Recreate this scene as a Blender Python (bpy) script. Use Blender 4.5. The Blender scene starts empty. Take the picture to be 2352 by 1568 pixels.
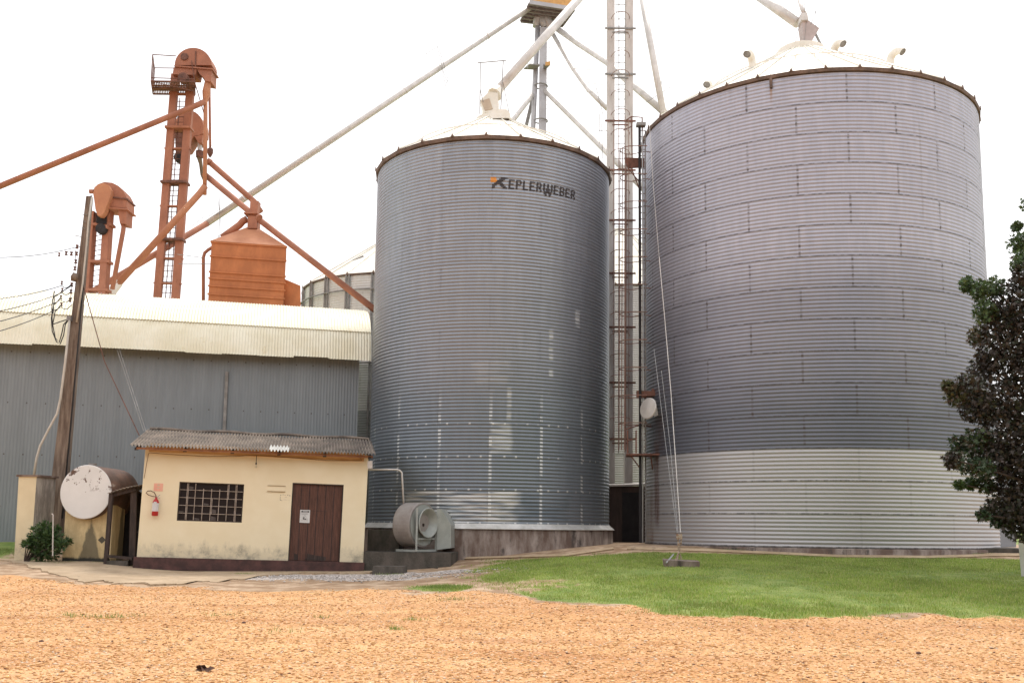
import bpy, bmesh, math, random
import numpy as np
from mathutils import Vector, Matrix
random.seed(7); rng = np.random.default_rng(7)
S = bpy.context.scene
PI = math.pi

# ------------------------------------------------------------------ camera, world, sun, exposure
F, PITCH, ROLL, SHY, CAMZ = 2280.6, 0.1282, 0.0114, 132.4, 1.6
cp, sp = math.cos(PITCH), math.sin(PITCH)
Rv = Vector((1, 0, 0)); Uv = Vector((0, -sp, cp)); Fv = Vector((0, cp, sp))
cr, sr = math.cos(ROLL), math.sin(ROLL)
R2 = cr*Rv + sr*Uv; U2 = cr*Uv - sr*Rv
cd = bpy.data.cameras.new("camera"); cam = bpy.data.objects.new("camera", cd); S.collection.objects.link(cam)
m = Matrix.Identity(4)
for i in range(3):
    m[i][0] = R2[i]; m[i][1] = U2[i]; m[i][2] = -Fv[i]
m[2][3] = CAMZ
cam.matrix_world = m
cd.sensor_width = 36; cd.lens = F/2352*36; cd.shift_y = SHY/2352; cd.clip_end = 3000; cd.clip_start = .1
S.camera = cam
SUN_EL, SUN_AZ = math.radians(60), math.radians(14)
w = bpy.data.worlds.new("World"); S.world = w; w.use_nodes = True
nt = w.node_tree; nt.nodes.clear()
o_ = nt.nodes.new('ShaderNodeOutputWorld'); bg = nt.nodes.new('ShaderNodeBackground'); sky = nt.nodes.new('ShaderNodeTexSky')
sky.sky_type = 'NISHITA'; sky.sun_disc = False; sky.sun_elevation = SUN_EL; sky.sun_rotation = SUN_AZ
sky.dust_density = 4; sky.air_density = 1.0
mx = nt.nodes.new('ShaderNodeMix'); mx.data_type = 'RGBA'; mx.inputs[0].default_value = 0.88
nz = nt.nodes.new('ShaderNodeTexNoise'); nz.inputs['Scale'].default_value = 1.6; nz.inputs['Detail'].default_value = 4
crp = nt.nodes.new('ShaderNodeValToRGB')
crp.color_ramp.elements[0].color = (8.3, 8.3, 8.6, 1); crp.color_ramp.elements[1].color = (10.5, 10.3, 10.2, 1)
crp.color_ramp.elements[0].position = .3; crp.color_ramp.elements[1].position = .7
nt.links.new(nz.outputs['Fac'], crp.inputs[0]); nt.links.new(sky.outputs[0], mx.inputs[6]); nt.links.new(crp.outputs[0], mx.inputs[7])
nt.links.new(mx.outputs[2], bg.inputs[0]); bg.inputs[1].default_value = 0.105
nt.links.new(bg.outputs[0], o_.inputs[0])
sl = bpy.data.lights.new("sun", 'SUN'); sl.energy = 1.5; sl.angle = math.radians(14); sl.color = (1, .93, .84)
so = bpy.data.objects.new("sun", sl); S.collection.objects.link(so)
sd = Vector((math.sin(SUN_AZ)*math.cos(SUN_EL), math.cos(SUN_AZ)*math.cos(SUN_EL), math.sin(SUN_EL)))
so.rotation_euler = sd.to_track_quat('Z', 'Y').to_euler(); so.location = (10, 20, 60)
S.view_settings.view_transform = 'Standard'; S.view_settings.look = 'None'; S.view_settings.gamma = 1
S.view_settings.exposure = 0.62
S.cycles.max_bounces = 6; S.cycles.use_denoising = True

def FR(x, y, Y):
    """world point seen at photo position (x, y) of the 2352-wide view, at world distance Y in front"""
    a, b = x-1176, y-784-SHY
    d = R2*(a/F) + U2*(-b/F) + Fv
    return Vector((d.x*Y/d.y, Y, CAMZ + d.z*Y/d.y))
def sst(t): t = max(0, min(1, t)); return t*t*(3-2*t)
def G(x, y):
    l = np.interp(y, [10, 21, 27.5, 31, 42], [0, .27, .345, .58, 1.0])
    l += sst((-8.2-x)/3.2)*np.interp(y, [21, 27, 31], [0, .2, .4])
    r = np.interp(y, [10, 15.6, 26.5, 29, 42], [0, .2, .9, 1.12, 1.15])
    t = sst((x+4.5)/8.5)
    return float(l*(1-t)+r*t)
def gp(x, y):
    a, b = x-1176, y-784-SHY
    d = R2*(a/F) + U2*(-b/F) + Fv
    Y = 5.0
    while Y < 60:
        X = d.x*Y/d.y; Z = CAMZ+d.z*Y/d.y
        if Z <= G(X, Y): break
        Y += .05
    return X, Y

# ------------------------------------------------------------------ materials
def newmat(name):
    M = bpy.data.materials.new(name); M.use_nodes = True
    n = M.node_tree; b = n.nodes['Principled BSDF']
    return M, n, b
def mat(name, col, col2=None, rough=.7, metal=0, scale=3, stretch=(1, 1, 1), bump=0, bscale=40, lo=.4, hi=.65, spots=None, detail=6):
    """base colour broken up by noise, with an optional second spot colour"""
    M, n, b = newmat(name)
    b.inputs['Roughness'].default_value = rough; b.inputs['Metallic'].default_value = metal
    tc = n.nodes.new('ShaderNodeTexCoord'); mp = n.nodes.new('ShaderNodeMapping'); mp.inputs['Scale'].default_value = stretch
    n.links.new(tc.outputs['Object'], mp.inputs[0])
    col2 = col2 or tuple(c*.72 for c in col)
    t = n.nodes.new('ShaderNodeTexNoise'); t.inputs['Scale'].default_value = scale; t.inputs['Detail'].default_value = detail
    t.inputs['Roughness'].default_value = .65
    n.links.new(mp.outputs[0], t.inputs['Vector'])
    r = n.nodes.new('ShaderNodeValToRGB'); e = r.color_ramp.elements
    e[0].position = lo; e[1].position = hi; e[0].color = (*col2, 1); e[1].color = (*col, 1)
    n.links.new(t.outputs['Fac'], r.inputs[0]); out = r.outputs[0]
    if spots:
        sc, th, wd, c3 = spots
        t2 = n.nodes.new('ShaderNodeTexNoise'); t2.inputs['Scale'].default_value = sc; t2.inputs['Detail'].default_value = 7
        t2.inputs['Roughness'].default_value = .7
        n.links.new(mp.outputs[0], t2.inputs['Vector'])
        mr = n.nodes.new('ShaderNodeMapRange'); mr.inputs[1].default_value = th; mr.inputs[2].default_value = th+wd
        n.links.new(t2.outputs['Fac'], mr.inputs[0])
        x = n.nodes.new('ShaderNodeMix'); x.data_type = 'RGBA'; x.inputs[7].default_value = (*c3, 1)
        n.links.new(mr.outputs[0], x.inputs[0]); n.links.new(out, x.inputs[6]); out = x.outputs[2]
    n.links.new(out, b.inputs['Base Color'])
    if bump:
        t3 = n.nodes.new('ShaderNodeTexNoise'); t3.inputs['Scale'].default_value = bscale; t3.inputs['Detail'].default_value = 4
        n.links.new(tc.outputs['Object'], t3.inputs['Vector'])
        bp = n.nodes.new('ShaderNodeBump'); bp.inputs['Strength'].default_value = bump; bp.inputs['Distance'].default_value = .03
        n.links.new(t3.outputs['Fac'], bp.inputs['Height']); n.links.new(bp.outputs[0], b.inputs['Normal'])
    return M

class NG:
    """tiny node-maths helper"""
    def __init__(s, n): s.n = n
    def _in(s, node, i, v):
        if hasattr(v, 'is_output') or isinstance(v, bpy.types.NodeSocket): s.n.links.new(v, node.inputs[i])
        else: node.inputs[i].default_value = v
    def m(s, op, a, b=0, c=0):
        x = s.n.nodes.new('ShaderNodeMath'); x.operation = op
        s._in(x, 0, a); s._in(x, 1, b); s._in(x, 2, c); return x.outputs[0]
    def ss(s, v, a, b):
        x = s.n.nodes.new('ShaderNodeMapRange'); x.interpolation_type = 'SMOOTHSTEP'
        s._in(x, 0, v); x.inputs[1].default_value = a; x.inputs[2].default_value = b; return x.outputs[0]
    def noise(s, vec, sc, det=4, rg=.6):
        x = s.n.nodes.new('ShaderNodeTexNoise'); x.inputs['Scale'].default_value = sc; x.inputs['Detail'].default_value = det
        x.inputs['Roughness'].default_value = rg; s.n.links.new(vec, x.inputs['Vector']); return x.outputs['Fac']
    def comb(s, a, b, c=0.0):
        x = s.n.nodes.new('ShaderNodeCombineXYZ'); s._in(x, 0, a); s._in(x, 1, b); s._in(x, 2, c); return x.outputs[0]
    def mix(s, f, a, b):
        x = s.n.nodes.new('ShaderNodeMix'); x.data_type = 'RGBA'; s._in(x, 0, f)
        for i, v in ((6, a), (7, b)):
            if isinstance(v, tuple): x.inputs[i].default_value = (*v, 1)
            else: s.n.links.new(v, x.inputs[i])
        return x.outputs[2]
    def uv(s):
        t = s.n.nodes.new('ShaderNodeUVMap'); sp_ = s.n.nodes.new('ShaderNodeSeparateXYZ'); s.n.links.new(t.outputs[0], sp_.inputs[0])
        return sp_.outputs[0], sp_.outputs[1]

def steel(name, ring, panel, base, dark, off=0.0, new_rings=None, newcol=None, reflection_patches=(), reflection_tones=(), lowseam=None, bolts=None, blotch=None, met=.55, rough=.42, seam=.55, streaks=()):
    """galvanised corrugated sheet: uv is metres round the wall and metres up it"""
    M, n, b = newmat(name); g = NG(n); u, v = g.uv()
    row = g.m('FLOOR', g.m('DIVIDE', v, ring)); par = g.m('MODULO', row, 2.0)
    uu = g.m('ADD', g.m('ADD', g.m('DIVIDE', u, panel), g.m('MULTIPLY', par, .5)), off)
    fu = g.m('FRACT', uu); fv = g.m('FRACT', g.m('DIVIDE', v, ring))
    cell = g.comb(g.m('FLOOR', uu), row)
    wn = n.nodes.new('ShaderNodeTexWhiteNoise'); n.links.new(cell, wn.inputs['Vector'])
    big = g.noise(g.comb(g.m('MULTIPLY', u, .35), g.m('MULTIPLY', v, .22)), 1, 4)
    st = g.noise(g.comb(g.m('MULTIPLY', u, 5.0), g.m('MULTIPLY', v, .5)), 1, 5, .7)
    fac = g.m('ADD', g.m('MULTIPLY', wn.outputs['Value'], .10), g.m('ADD', g.m('MULTIPLY', big, .45), g.m('MULTIPLY', st, .75)))
    col = g.mix(g.ss(fac, .35, 1.05), dark, base)
    for (v0, v1, c, a_) in reflection_tones:      # dark reflection painted into the lower and middle courses
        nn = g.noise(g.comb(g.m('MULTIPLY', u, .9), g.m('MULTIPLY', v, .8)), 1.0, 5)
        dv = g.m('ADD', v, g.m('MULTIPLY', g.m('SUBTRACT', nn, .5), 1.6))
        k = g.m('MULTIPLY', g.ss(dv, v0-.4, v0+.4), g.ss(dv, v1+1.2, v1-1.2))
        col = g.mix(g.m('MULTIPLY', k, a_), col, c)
    if new_rings is not None:
        rag = g.noise(g.comb(u, g.m('MULTIPLY', v, 3.0)), 1.0, 3)
        col = g.mix(g.ss(g.m('ADD', v, g.m('MULTIPLY', rag, .04)), new_rings+.03, new_rings), col, newcol)
    for (u0, u1, v0, v1, c, su, sharp) in reflection_patches:   # painted glints and dark reflections with outlines of their own
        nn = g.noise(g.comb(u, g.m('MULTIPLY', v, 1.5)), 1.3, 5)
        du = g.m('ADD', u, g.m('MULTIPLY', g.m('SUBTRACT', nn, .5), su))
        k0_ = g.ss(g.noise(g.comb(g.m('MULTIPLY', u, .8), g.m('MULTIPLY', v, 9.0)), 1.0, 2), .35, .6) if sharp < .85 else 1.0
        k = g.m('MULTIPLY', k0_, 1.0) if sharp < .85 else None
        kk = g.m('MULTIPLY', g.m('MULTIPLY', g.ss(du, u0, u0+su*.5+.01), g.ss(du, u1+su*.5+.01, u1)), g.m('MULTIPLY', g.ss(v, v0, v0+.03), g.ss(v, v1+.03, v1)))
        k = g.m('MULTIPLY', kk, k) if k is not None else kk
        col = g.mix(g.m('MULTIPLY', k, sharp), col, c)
    # vertical lap seams and their bolts
    sm = g.m('LESS_THAN', fu, .06/panel)
    dots = g.m('ADD', g.m('MULTIPLY', g.m('LESS_THAN', g.m('ABSOLUTE', g.m('SUBTRACT', g.m('FRACT', g.m('MULTIPLY', fv, 4.0)), .5)), .22), .6), .4)
    sm = g.m('MULTIPLY', sm, dots)
    if lowseam: sm = g.m('MULTIPLY', sm, g.m('ADD', g.m('MULTIPLY', g.ss(v, lowseam-.01, lowseam+.01), .7), .3))
    bt = g.noise(g.comb(g.m('MULTIPLY', u, 3.0), g.m('MULTIPLY', v, 14.0)), 1, 2)
    col = g.mix(g.m('MULTIPLY', g.m('MULTIPLY', sm, seam), g.ss(bt, .3, .6)), col, (.10, .085, .085))
    hs = g.m('LESS_THAN', fv, .05)
    col = g.mix(g.m('MULTIPLY', g.m('MULTIPLY', hs, seam*.8), g.ss(st, .35, .6)), col, (.09, .085, .09))
    if bolts:
        vmax, sp_u = bolts
        # white sealant dabs on bolts along the laps of the lower rings
        a = g.m('ABSOLUTE', g.m('SUBTRACT', g.m('FRACT', g.m('DIVIDE', u, sp_u)), .5)); bb = g.m('ABSOLUTE', g.m('SUBTRACT', fv, .03))
        d1 = g.m('MULTIPLY', g.m('LESS_THAN', a, .09), g.m('LESS_THAN', bb, .03))
        fu2 = g.m('ABSOLUTE', g.m('SUBTRACT', g.m('FRACT', g.m('MULTIPLY', uu, 2.0)), .06))
        a2 = g.m('ABSOLUTE', g.m('SUBTRACT', g.m('FRACT', g.m('MULTIPLY', fv, 9.0)), .5))
        d2 = g.m('MULTIPLY', g.m('LESS_THAN', fu2, .028), g.m('LESS_THAN', a2, .3))
        wn2 = g.noise(g.comb(g.m('MULTIPLY', u, 2.2), g.m('MULTIPLY', v, 2.0)), 1, 2)
        d = g.m('MULTIPLY', g.m('MAXIMUM', d1, d2), g.m('MULTIPLY', g.ss(wn2, .42, .55), g.ss(v, vmax+1.2, vmax)))
        col = g.mix(g.m('MULTIPLY', d, .6), col, (.75, .75, .73))
    for (uc, wd, v0, v1, c, a_) in streaks:
        nn = g.noise(g.comb(g.m('MULTIPLY', u, 6.0), g.m('MULTIPLY', v, 1.2)), 1, 4)
        k = g.m('MULTIPLY', g.ss(g.m('ABSOLUTE', g.m('SUBTRACT', u, uc)), wd, wd*.3), g.m('MULTIPLY', g.ss(v, v0, v0+.5), g.ss(v, v1+.2, v1)))
        col = g.mix(g.m('MULTIPLY', g.m('MULTIPLY', k, a_), g.ss(nn, .2, .6)), col, c)
    n.links.new(col, b.inputs['Base Color'])
    b.inputs['Metallic'].default_value = met
    rr = g.m('ADD', g.m('MULTIPLY', big, .25), rough-.12); n.links.new(rr, b.inputs['Roughness'])
    return M

MT = {}
MT['rust'] = mat('orange_red_oxide_paint', (.47, .20, .12), (.34, .14, .085), .75, 0, 1.5, (1, 1, .5), spots=(9, .62, .12, (.16, .05, .03)), bump=.15)
MT['rust_light'] = mat('orange_paint', (.55, .25, .13), (.45, .19, .10), .7, 0, 1.2, spots=(6, .66, .15, (.25, .08, .035)), bump=.1)
MT['rust_dark'] = mat('dark_rust', (.24, .11, .08), (.12, .06, .045), .85, 0, 5)
MT['hopper'] = mat('orange_bin_paint', (.56, .20, .075), (.42, .145, .055), .75, 0, 1.6, (1, 1, .6), spots=(3, .62, .2, (.26, .08, .03)), bump=.12)
MT['galv'] = mat('galvanised_tube', (.50, .50, .49), (.36, .36, .36), .42, .6, 2.5, (1, 1, 1))
MT['galv_lt'] = mat('weathered_galvanised_white', (.72, .69, .66), (.58, .55, .52), .5, .3, 2)
MT['galv_dk'] = mat('dull_galvanised', (.34, .33, .32), (.22, .21, .20), .6, .3, 4)
MT['roofw'] = mat('cream_painted_roof', (.86, .83, .76), (.76, .72, .62), .5, .1, 1.5, spots=(4, .68, .12, (.42, .34, .22)))
MT['eave'] = mat('rusty_eave_band', (.22, .15, .12), (.12, .085, .07), .8, 0, 3)
MT['black'] = mat('black_rubber', (.02, .02, .022), None, .6)
MT['dark'] = mat('dark_interior', (.035, .03, .032), (.02, .018, .02), .85, 0, 3)
MT['rust_pipe'] = mat('faded_rust_bars', (.30, .17, .13), (.20, .12, .10), .8, 0, 4)
MT['white'] = mat('white_paint', (.75, .75, .74), (.6, .6, .6), .5, 0, 3)
MT['conc'] = mat('stained_concrete', (.36, .30, .26), (.13, .085, .065), .9, 0, 2.2, (1, 1, .3), spots=(3, .54, .1, (.07, .055, .048)), bump=.5, bscale=15)
MT['conc_dk'] = mat('mossy_dark_concrete', (.13, .11, .095), (.06, .055, .045), .95, 0, 2.5, (1, 1, .5), bump=.5, bscale=18)
MT['conc_lt'] = mat('worn_apron_concrete', (.52, .40, .27), (.38, .28, .18), .9, 0, 1.3, (1, 1, 1), spots=(5, .58, .12, (.22, .17, .12)), bump=.4, bscale=25)
MT['wood'] = mat('dark_brown_wood', (.135, .055, .036), (.075, .032, .022), .7, 0, 3, (9, 9, .8), spots=(3, .68, .2, (.17, .085, .06)), bump=.25)
MT['post'] = mat('old_timber_post', (.075, .05, .042), (.035, .025, .022), .85, 0, 3, (6, 6, .7), bump=.4)
MT['plinth'] = mat('dark_red_plinth', (.12, .055, .05), (.06, .032, .03), .85, 0, 4, bump=.3)
MT['fc_roof'] = mat('old_fibre_cement', (.30, .245, .20), (.12, .10, .085), .92, 0, 1.8, (1, 1, 1), spots=(5, .6, .1, (.34, .3, .25)), bump=.4, bscale=30)
MT['fc_new'] = mat('clean_fibre_cement', (.75, .74, .70), None, .8)
MT['pole'] = mat('weathered_concrete_pole', (.27, .21, .165), (.12, .085, .065), .9, 0, 3, (3, 3, .35), bump=.4)
MT['pvc'] = mat('white_pvc_conduit', (.60, .56, .5), (.5, .46, .4), .5, 0, 3)
MT['leaf'] = None
MT['red'] = mat('red_enamel', (.5, .02, .02), (.42, .015, .015), .3)
MT['paper'] = mat('printed_white_label', (.68, .66, .66), (.6, .58, .6), .5, 0, 30)
MT['bar'] = mat('window_iron', (.58, .50, .44), (.34, .27, .22), .6, .2, 12)
MT['yellow'] = mat('yellow_platform_paint', (.72, .42, .14), (.55, .3, .1), .6, 0, 3)
MT['letter'] = mat('black_lettering', (.025, .02, .025), (.05, .045, .05), .6, 0, 8)
MT['orange_logo'] = mat('orange_logo_paint', (.85, .36, .08), None, .6)
MT['grime2'] = mat('faded_grey', (.55, .47, .34), None, .9)
MT['signc'] = mat('sign_cream', (.85, .66, .46), None, .7)
MT['grime'] = mat('grey_writing', (.38, .36, .33), None, .9)
MT['shedroof'] = mat('pale_yellow_metal_roof', (.86, .83, .68), (.77, .72, .54), .42, .15, .8, (1, 1, 1), spots=(2.2, .62, .1, (.62, .50, .26)))

def glassmat():
    M, n, b = newmat('dusty_window_glass')
    b.inputs['Base Color'].default_value = (.028, .022, .024, 1); b.inputs['Roughness'].default_value = .12
    return M
MT['glass'] = glassmat(); MT['dusty'] = mat('dusty_pane', (.12, .10, .095), (.06, .05, .05), .35, 0, 9)

# cream plaster wall with a mildewed foot; uv in metres
def plaster(name, hgt, col=(.88, .78, .57), col2=(.84, .73, .51)):
    M, n, b = newmat(name); g = NG(n); u, v = g.uv()
    t = g.noise(g.comb(u, v), 1.1, 5); c = g.mix(g.ss(t, .35, .7), col2, col)
    fine = g.noise(g.comb(g.m('MULTIPLY', u, 1.2), g.m('MULTIPLY', v, .5)), 2.6, 6, .7)
    lim = g.m('ADD', v, g.m('MULTIPLY', g.m('SUBTRACT', fine, .5), -1.1))
    c = g.mix(g.m('MULTIPLY', g.ss(lim, hgt*1.25, hgt*.55), .55), c, (.66, .58, .42))
    st2 = g.noise(g.comb(g.m('MULTIPLY', u, 1.0), g.m('MULTIPLY', v, 1.2)), 2.0, 7, .75)
    k = g.m('MULTIPLY', g.ss(st2, .42, .68), g.ss(lim, hgt*1.1, hgt*.2))
    c = g.mix(g.m('MULTIPLY', k, .85), c, (.20, .19, .165))
    n.links.new(c, b.inputs['Base Color']); b.inputs['Roughness'].default_value = .9
    bp = n.nodes.new('ShaderNodeBump'); bp.inputs['Strength'].default_value = .2; bp.inputs['Distance'].default_value = .02
    n.links.new(g.noise(g.comb(u, v), 60, 3), bp.inputs['Height']); n.links.new(bp.outputs[0], b.inputs['Normal'])
    return M
MT['plaster'] = plaster('cream_plaster', .36)
MT['plaster2'] = plaster('cream_plaster_stained', .55, (.78, .68, .47), (.70, .60, .40))

# ------------------------------------------------------------------ mesh helpers
ORG = {}
def thing(name, label, cat, loc, group=None):
    o = bpy.data.objects.new(name, None); S.collection.objects.link(o); o.location = loc
    o.empty_display_size = .3
    o['label'] = label; o['category'] = cat
    if group: o['group'] = group
    ORG[o] = Vector(loc); return o
def tag(o, label, cat, group=None):
    o['label'] = label; o['category'] = cat
    if group: o['group'] = group
    return o
class MB:
    def __init__(s): s.v = []; s.f = []; s.uv = []
    def quadmesh(s, v, f, uv=None):
        k = len(s.v); s.v += [tuple(p) for p in v]; s.f += [tuple(i+k for i in q) for q in f]
        s.uv += list(uv) if uv else [(p[0]+p[1]*.7, p[2]) for p in v]
        return s
    def box(s, c, d, M=None):
        x, y, z = d[0]/2, d[1]/2, d[2]/2
        v = [Vector((sx*x, sy*y, sz*z)) for sx in (-1, 1) for sy in (-1, 1) for sz in (-1, 1)]
        if M is not None: v = [M @ p for p in v]
        v = [p+Vector(c) for p in v]
        return s.quadmesh(v, [(0, 1, 3, 2), (4, 6, 7, 5), (0, 4, 5, 1), (2, 3, 7, 6), (0, 2, 6, 4), (1, 5, 7, 3)])
    def bar(s, a, b, w_, d_=None, up=(0, 1, 0)):
        a = Vector(a); b = Vector(b); d_ = d_ or w_; z = (b-a); L = z.length
        if L < 1e-6: return s
        z /= L; up = Vector(up); x = up.cross(z)
        if x.length < 1e-3: x = Vector((1, 0, 0)).cross(z)
        x.normalize(); y = z.cross(x)
        M = Matrix((x, y, z)).transposed()
        return s.box((a+b)/2, (w_, d_, L), M)
    def tube(s, pts, r, n=8, cap=True):
        pts = [Vector(p) for p in pts]; rs = r if isinstance(r, (list, tuple)) else [r]*len(pts)
        V = []; Fc = []; up = None
        for i, p in enumerate(pts):
            t = (pts[min(i+1, len(pts)-1)]-pts[max(i-1, 0)]).normalized()
            if up is None:
                up = Vector((0, 0, 1)) if abs(t.z) < .9 else Vector((0, 1, 0))
            x = up.cross(t)
            if x.length < 1e-4: x = Vector((1, 0, 0)).cross(t)
            x.normalize(); y = t.cross(x); up = y
            for k in range(n):
                a = 2*PI*k/n; V.append(p+(x*math.cos(a)+y*math.sin(a))*rs[i])
        for i in range(len(pts)-1):
            for k in range(n):
                Fc.append((i*n+k, i*n+(k+1) % n, (i+1)*n+(k+1) % n, (i+1)*n+k))
        if cap:
            Fc.append(tuple(range(n-1, -1, -1))); Fc.append(tuple(range((len(pts)-1)*n, len(pts)*n)))
        return s.quadmesh(V, Fc)
    def spin(s, c, axis, prof, n=24, up=None):
        """lathe: prof = [(distance along axis, radius)]"""
        ax = Vector(axis).normalized(); x = ax.cross(Vector(up) if up else Vector((0, 0, 1)))
        if x.length < 1e-3: x = Vector((1, 0, 0))
        x.normalize(); y = ax.cross(x); c = Vector(c); V = []; Fc = []
        for (h, r) in prof:
            for k in range(n):
                a = 2*PI*k/n; V.append(c+ax*h+(x*math.cos(a)+y*math.sin(a))*r)
        for i in range(len(prof)-1):
            for k in range(n): Fc.append((i*n+k, i*n+(k+1) % n, (i+1)*n+(k+1) % n, (i+1)*n+k))
        return s.quadmesh(V, Fc)
    def prism(s, poly, off):
        """closed polygon (world points) pushed by vector off"""
        n = len(poly); P = [Vector(p) for p in poly]; Q = [p+Vector(off) for p in P]
        Fc = [tuple(range(n)), tuple(range(2*n-1, n-1, -1))]+[(i, n+i, n+(i+1) % n, (i+1) % n) for i in range(n)]
        return s.quadmesh(P+Q, Fc)
    def ring(s, c, r, rt, n=24, a0=0, a1=2*PI, nz=5):
        c = Vector(c); full = abs(a1-a0-2*PI) < 1e-4
        k = n+1
        return s.tube([c+Vector((math.cos(a0+(a1-a0)*i/n)*r, math.sin(a0+(a1-a0)*i/n)*r, 0)) for i in range(k)], rt, nz, cap=not full)
    def build(s, name, mt, parent=None, smooth=False, kind=None):
        me = bpy.data.meshes.new(name); org = Vector((0, 0, 0)); p = parent
        while p is not None and p not in ORG: p = p.parent
        if p is not None: org = ORG[p]
        me.from_pydata([(q[0]-org.x, q[1]-org.y, q[2]-org.z) for q in s.v], [], s.f)
        ul = me.uv_layers.new(name='UVMap')
        idx = np.empty(len(me.loops), dtype=np.int32); me.loops.foreach_get('vertex_index', idx)
        ul.data.foreach_set('uv', np.array(s.uv, dtype=np.float32)[idx].ravel())
        me.materials.append(mt)
        if smooth: me.polygons.foreach_set('use_smooth', [len(p.vertices) <= 4 for p in me.polygons])
        bm = bmesh.new(); bm.from_mesh(me); bmesh.ops.recalc_face_normals(bm, faces=bm.faces); bm.to_mesh(me); bm.free()
        o = bpy.data.objects.new(name, me); S.collection.objects.link(o)
        if parent: o.parent = parent
        if kind: o['kind'] = kind
        return o
def fullmesh(name, V, Fc, mt, uv=None, smooth=False, col=None):
    me = bpy.data.meshes.new(name); V = np.asarray(V, dtype=np.float32); Fc = np.asarray(Fc, dtype=np.int32)
    k = Fc.shape[1]
    me.vertices.add(len(V)); me.vertices.foreach_set('co', V.ravel())
    me.loops.add(Fc.size); me.loops.foreach_set('vertex_index', Fc.ravel())
    me.polygons.add(len(Fc)); me.polygons.foreach_set('loop_start', np.arange(0, Fc.size, k, dtype=np.int32))
    me.polygons.foreach_set('loop_total', np.full(len(Fc), k, dtype=np.int32))
    if uv is not None:
        ul = me.uv_layers.new(name='UVMap'); ul.data.foreach_set('uv', np.asarray(uv, dtype=np.float32)[Fc.ravel()].ravel())
    if col is not None:
        at = me.color_attributes.new('col', 'FLOAT_COLOR', 'POINT'); at.data.foreach_set('color', np.asarray(col, dtype=np.float32).ravel())
    me.materials.append(mt); me.update(calc_edges=True); me.validate()
    if smooth: me.polygons.foreach_set('use_smooth', np.ones(len(Fc), dtype=bool))
    o = bpy.data.objects.new(name, me); S.collection.objects.link(o); return o

# ------------------------------------------------------------------ ground
low = [gp(*p) for p in [(1060, 1352), (1110, 1352), (1160, 1358), (1240, 1385), (1330, 1392), (1450, 1402), (1520, 1414), (1700, 1424), (1900, 1422), (2100, 1419), (2352, 1421), (2900, 1421)]]
upp = [gp(*p) for p in [(1060, 1296), (1130, 1286), (1250, 1281), (1400, 1272), (1500, 1267), (1700, 1272), (2000, 1276), (2352, 1284), (2900, 1284)]]
lx = [p[0] for p in low]; ly = [p[1] for p in low]; ux = [p[0] for p in upp]; uy = [p[1] for p in upp]
def vnoise(X, Y, sc, seed=0):
    r = np.random.default_rng(seed).random((128, 128)); x = X*sc+37.3; y = Y*sc+11.7
    xi = np.floor(x).astype(int); yi = np.floor(y).astype(int); fx = x-xi; fy = y-yi; fx = fx*fx*(3-2*fx); fy = fy*fy*(3-2*fy)
    g_ = lambda a, b: r[a % 128, b % 128]
    return (g_(xi, yi)*(1-fx)+g_(xi+1, yi)*fx)*(1-fy)+(g_(xi, yi+1)*(1-fx)+g_(xi+1, yi+1)*fx)*fy
def grassmask(X, Y):
    nn = (vnoise(X, Y, 1.3, 1)-.5)*.8+(vnoise(X, Y, 4, 2)-.5)*.6+(vnoise(X, Y, 11, 3)-.5)*.5
    lo = np.interp(X, lx, ly); hi = np.interp(X, ux, uy)
    m_ = np.clip((Y-lo+nn*.7)/.75, 0, 1)*np.clip((hi-Y+nn*.15)/.2, 0, 1)
    m_ *= np.clip((X-lx[0]+nn*1.4)/1.2, 0, 1)
    # bare worn place at the left tip of the lawn
    bx, by = gp(1185, 1345); e = ((X-bx)/1.5)**2+((Y-by)/1.3)**2
    m_ *= 1-.62*np.clip((.9-e+nn*2.2)/.6, 0, 1)
    bx, by = gp(1005, 1350); e = ((X-bx)/.7)**2+((Y-by)/.8)**2
    m_ = np.maximum(m_, np.clip((1-e+nn*1.2)/.5, 0, 1)*.95)
    m_ = np.maximum(m_, np.clip((-13.6-X+nn)/.5, 0, 1)*np.clip((Y-25.6+nn)/.6, 0, 1)*.9)
    m_ = np.maximum(m_, np.clip((Y-38)/4, 0, 1))
    return m_
def dirtmask(X, Y):
    nn = (vnoise(X, Y, 1.1, 5)-.5)*2.2+(vnoise(X, Y, 3.5, 6)-.5)*1.0
    edge = np.interp(X, [-20, -13, -9, -6, -2.2, -1], [25.6, 23.5, 21.6, 20.6, 20.0, 18.9])
    edge = np.where(X > -1.2, np.maximum(np.interp(X, lx, ly)-.15, 0)+(vnoise(X, Y*0+3, .6, 12)-.5)*1.2, edge)
    return np.clip((Y-edge+nn*.6)/.5, 0, 1)
xs = np.unique(np.concatenate([np.linspace(-1500, -60, 14), np.linspace(-60, -22, 12), np.arange(-22, 20.01, .14), np.linspace(20, 60, 12), np.linspace(60, 1500, 14)]))
ys = np.unique(np.concatenate([np.linspace(-400, 0, 8), np.linspace(0, 8, 8), np.arange(8, 34, .14), np.linspace(34, 70, 12), np.linspace(70, 2500, 16)]))
XX, YY = np.meshgrid(xs, ys); Gv = np.vectorize(G)(XX, YY)
near = (YY < 34) & (YY > 7)
bumpz = ((vnoise(XX, YY, .5, 8)-.5)*.06+(vnoise(XX, YY, 2.3, 9)-.5)*.03)*near*np.clip((25-YY)/3, 0, 1)
Vg = np.stack([XX, YY, Gv+bumpz], -1).reshape(-1, 3)
nx_, ny_ = len(xs), len(ys); I = np.arange(nx_*ny_).reshape(ny_, nx_)
Fg = np.stack([I[:-1, :-1], I[:-1, 1:], I[1:, 1:], I[1:, :-1]], -1).reshape(-1, 4)
gm = grassmask(XX, YY); dm = dirtmask(XX, YY)
bx, by = gp(770, 1325)
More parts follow.
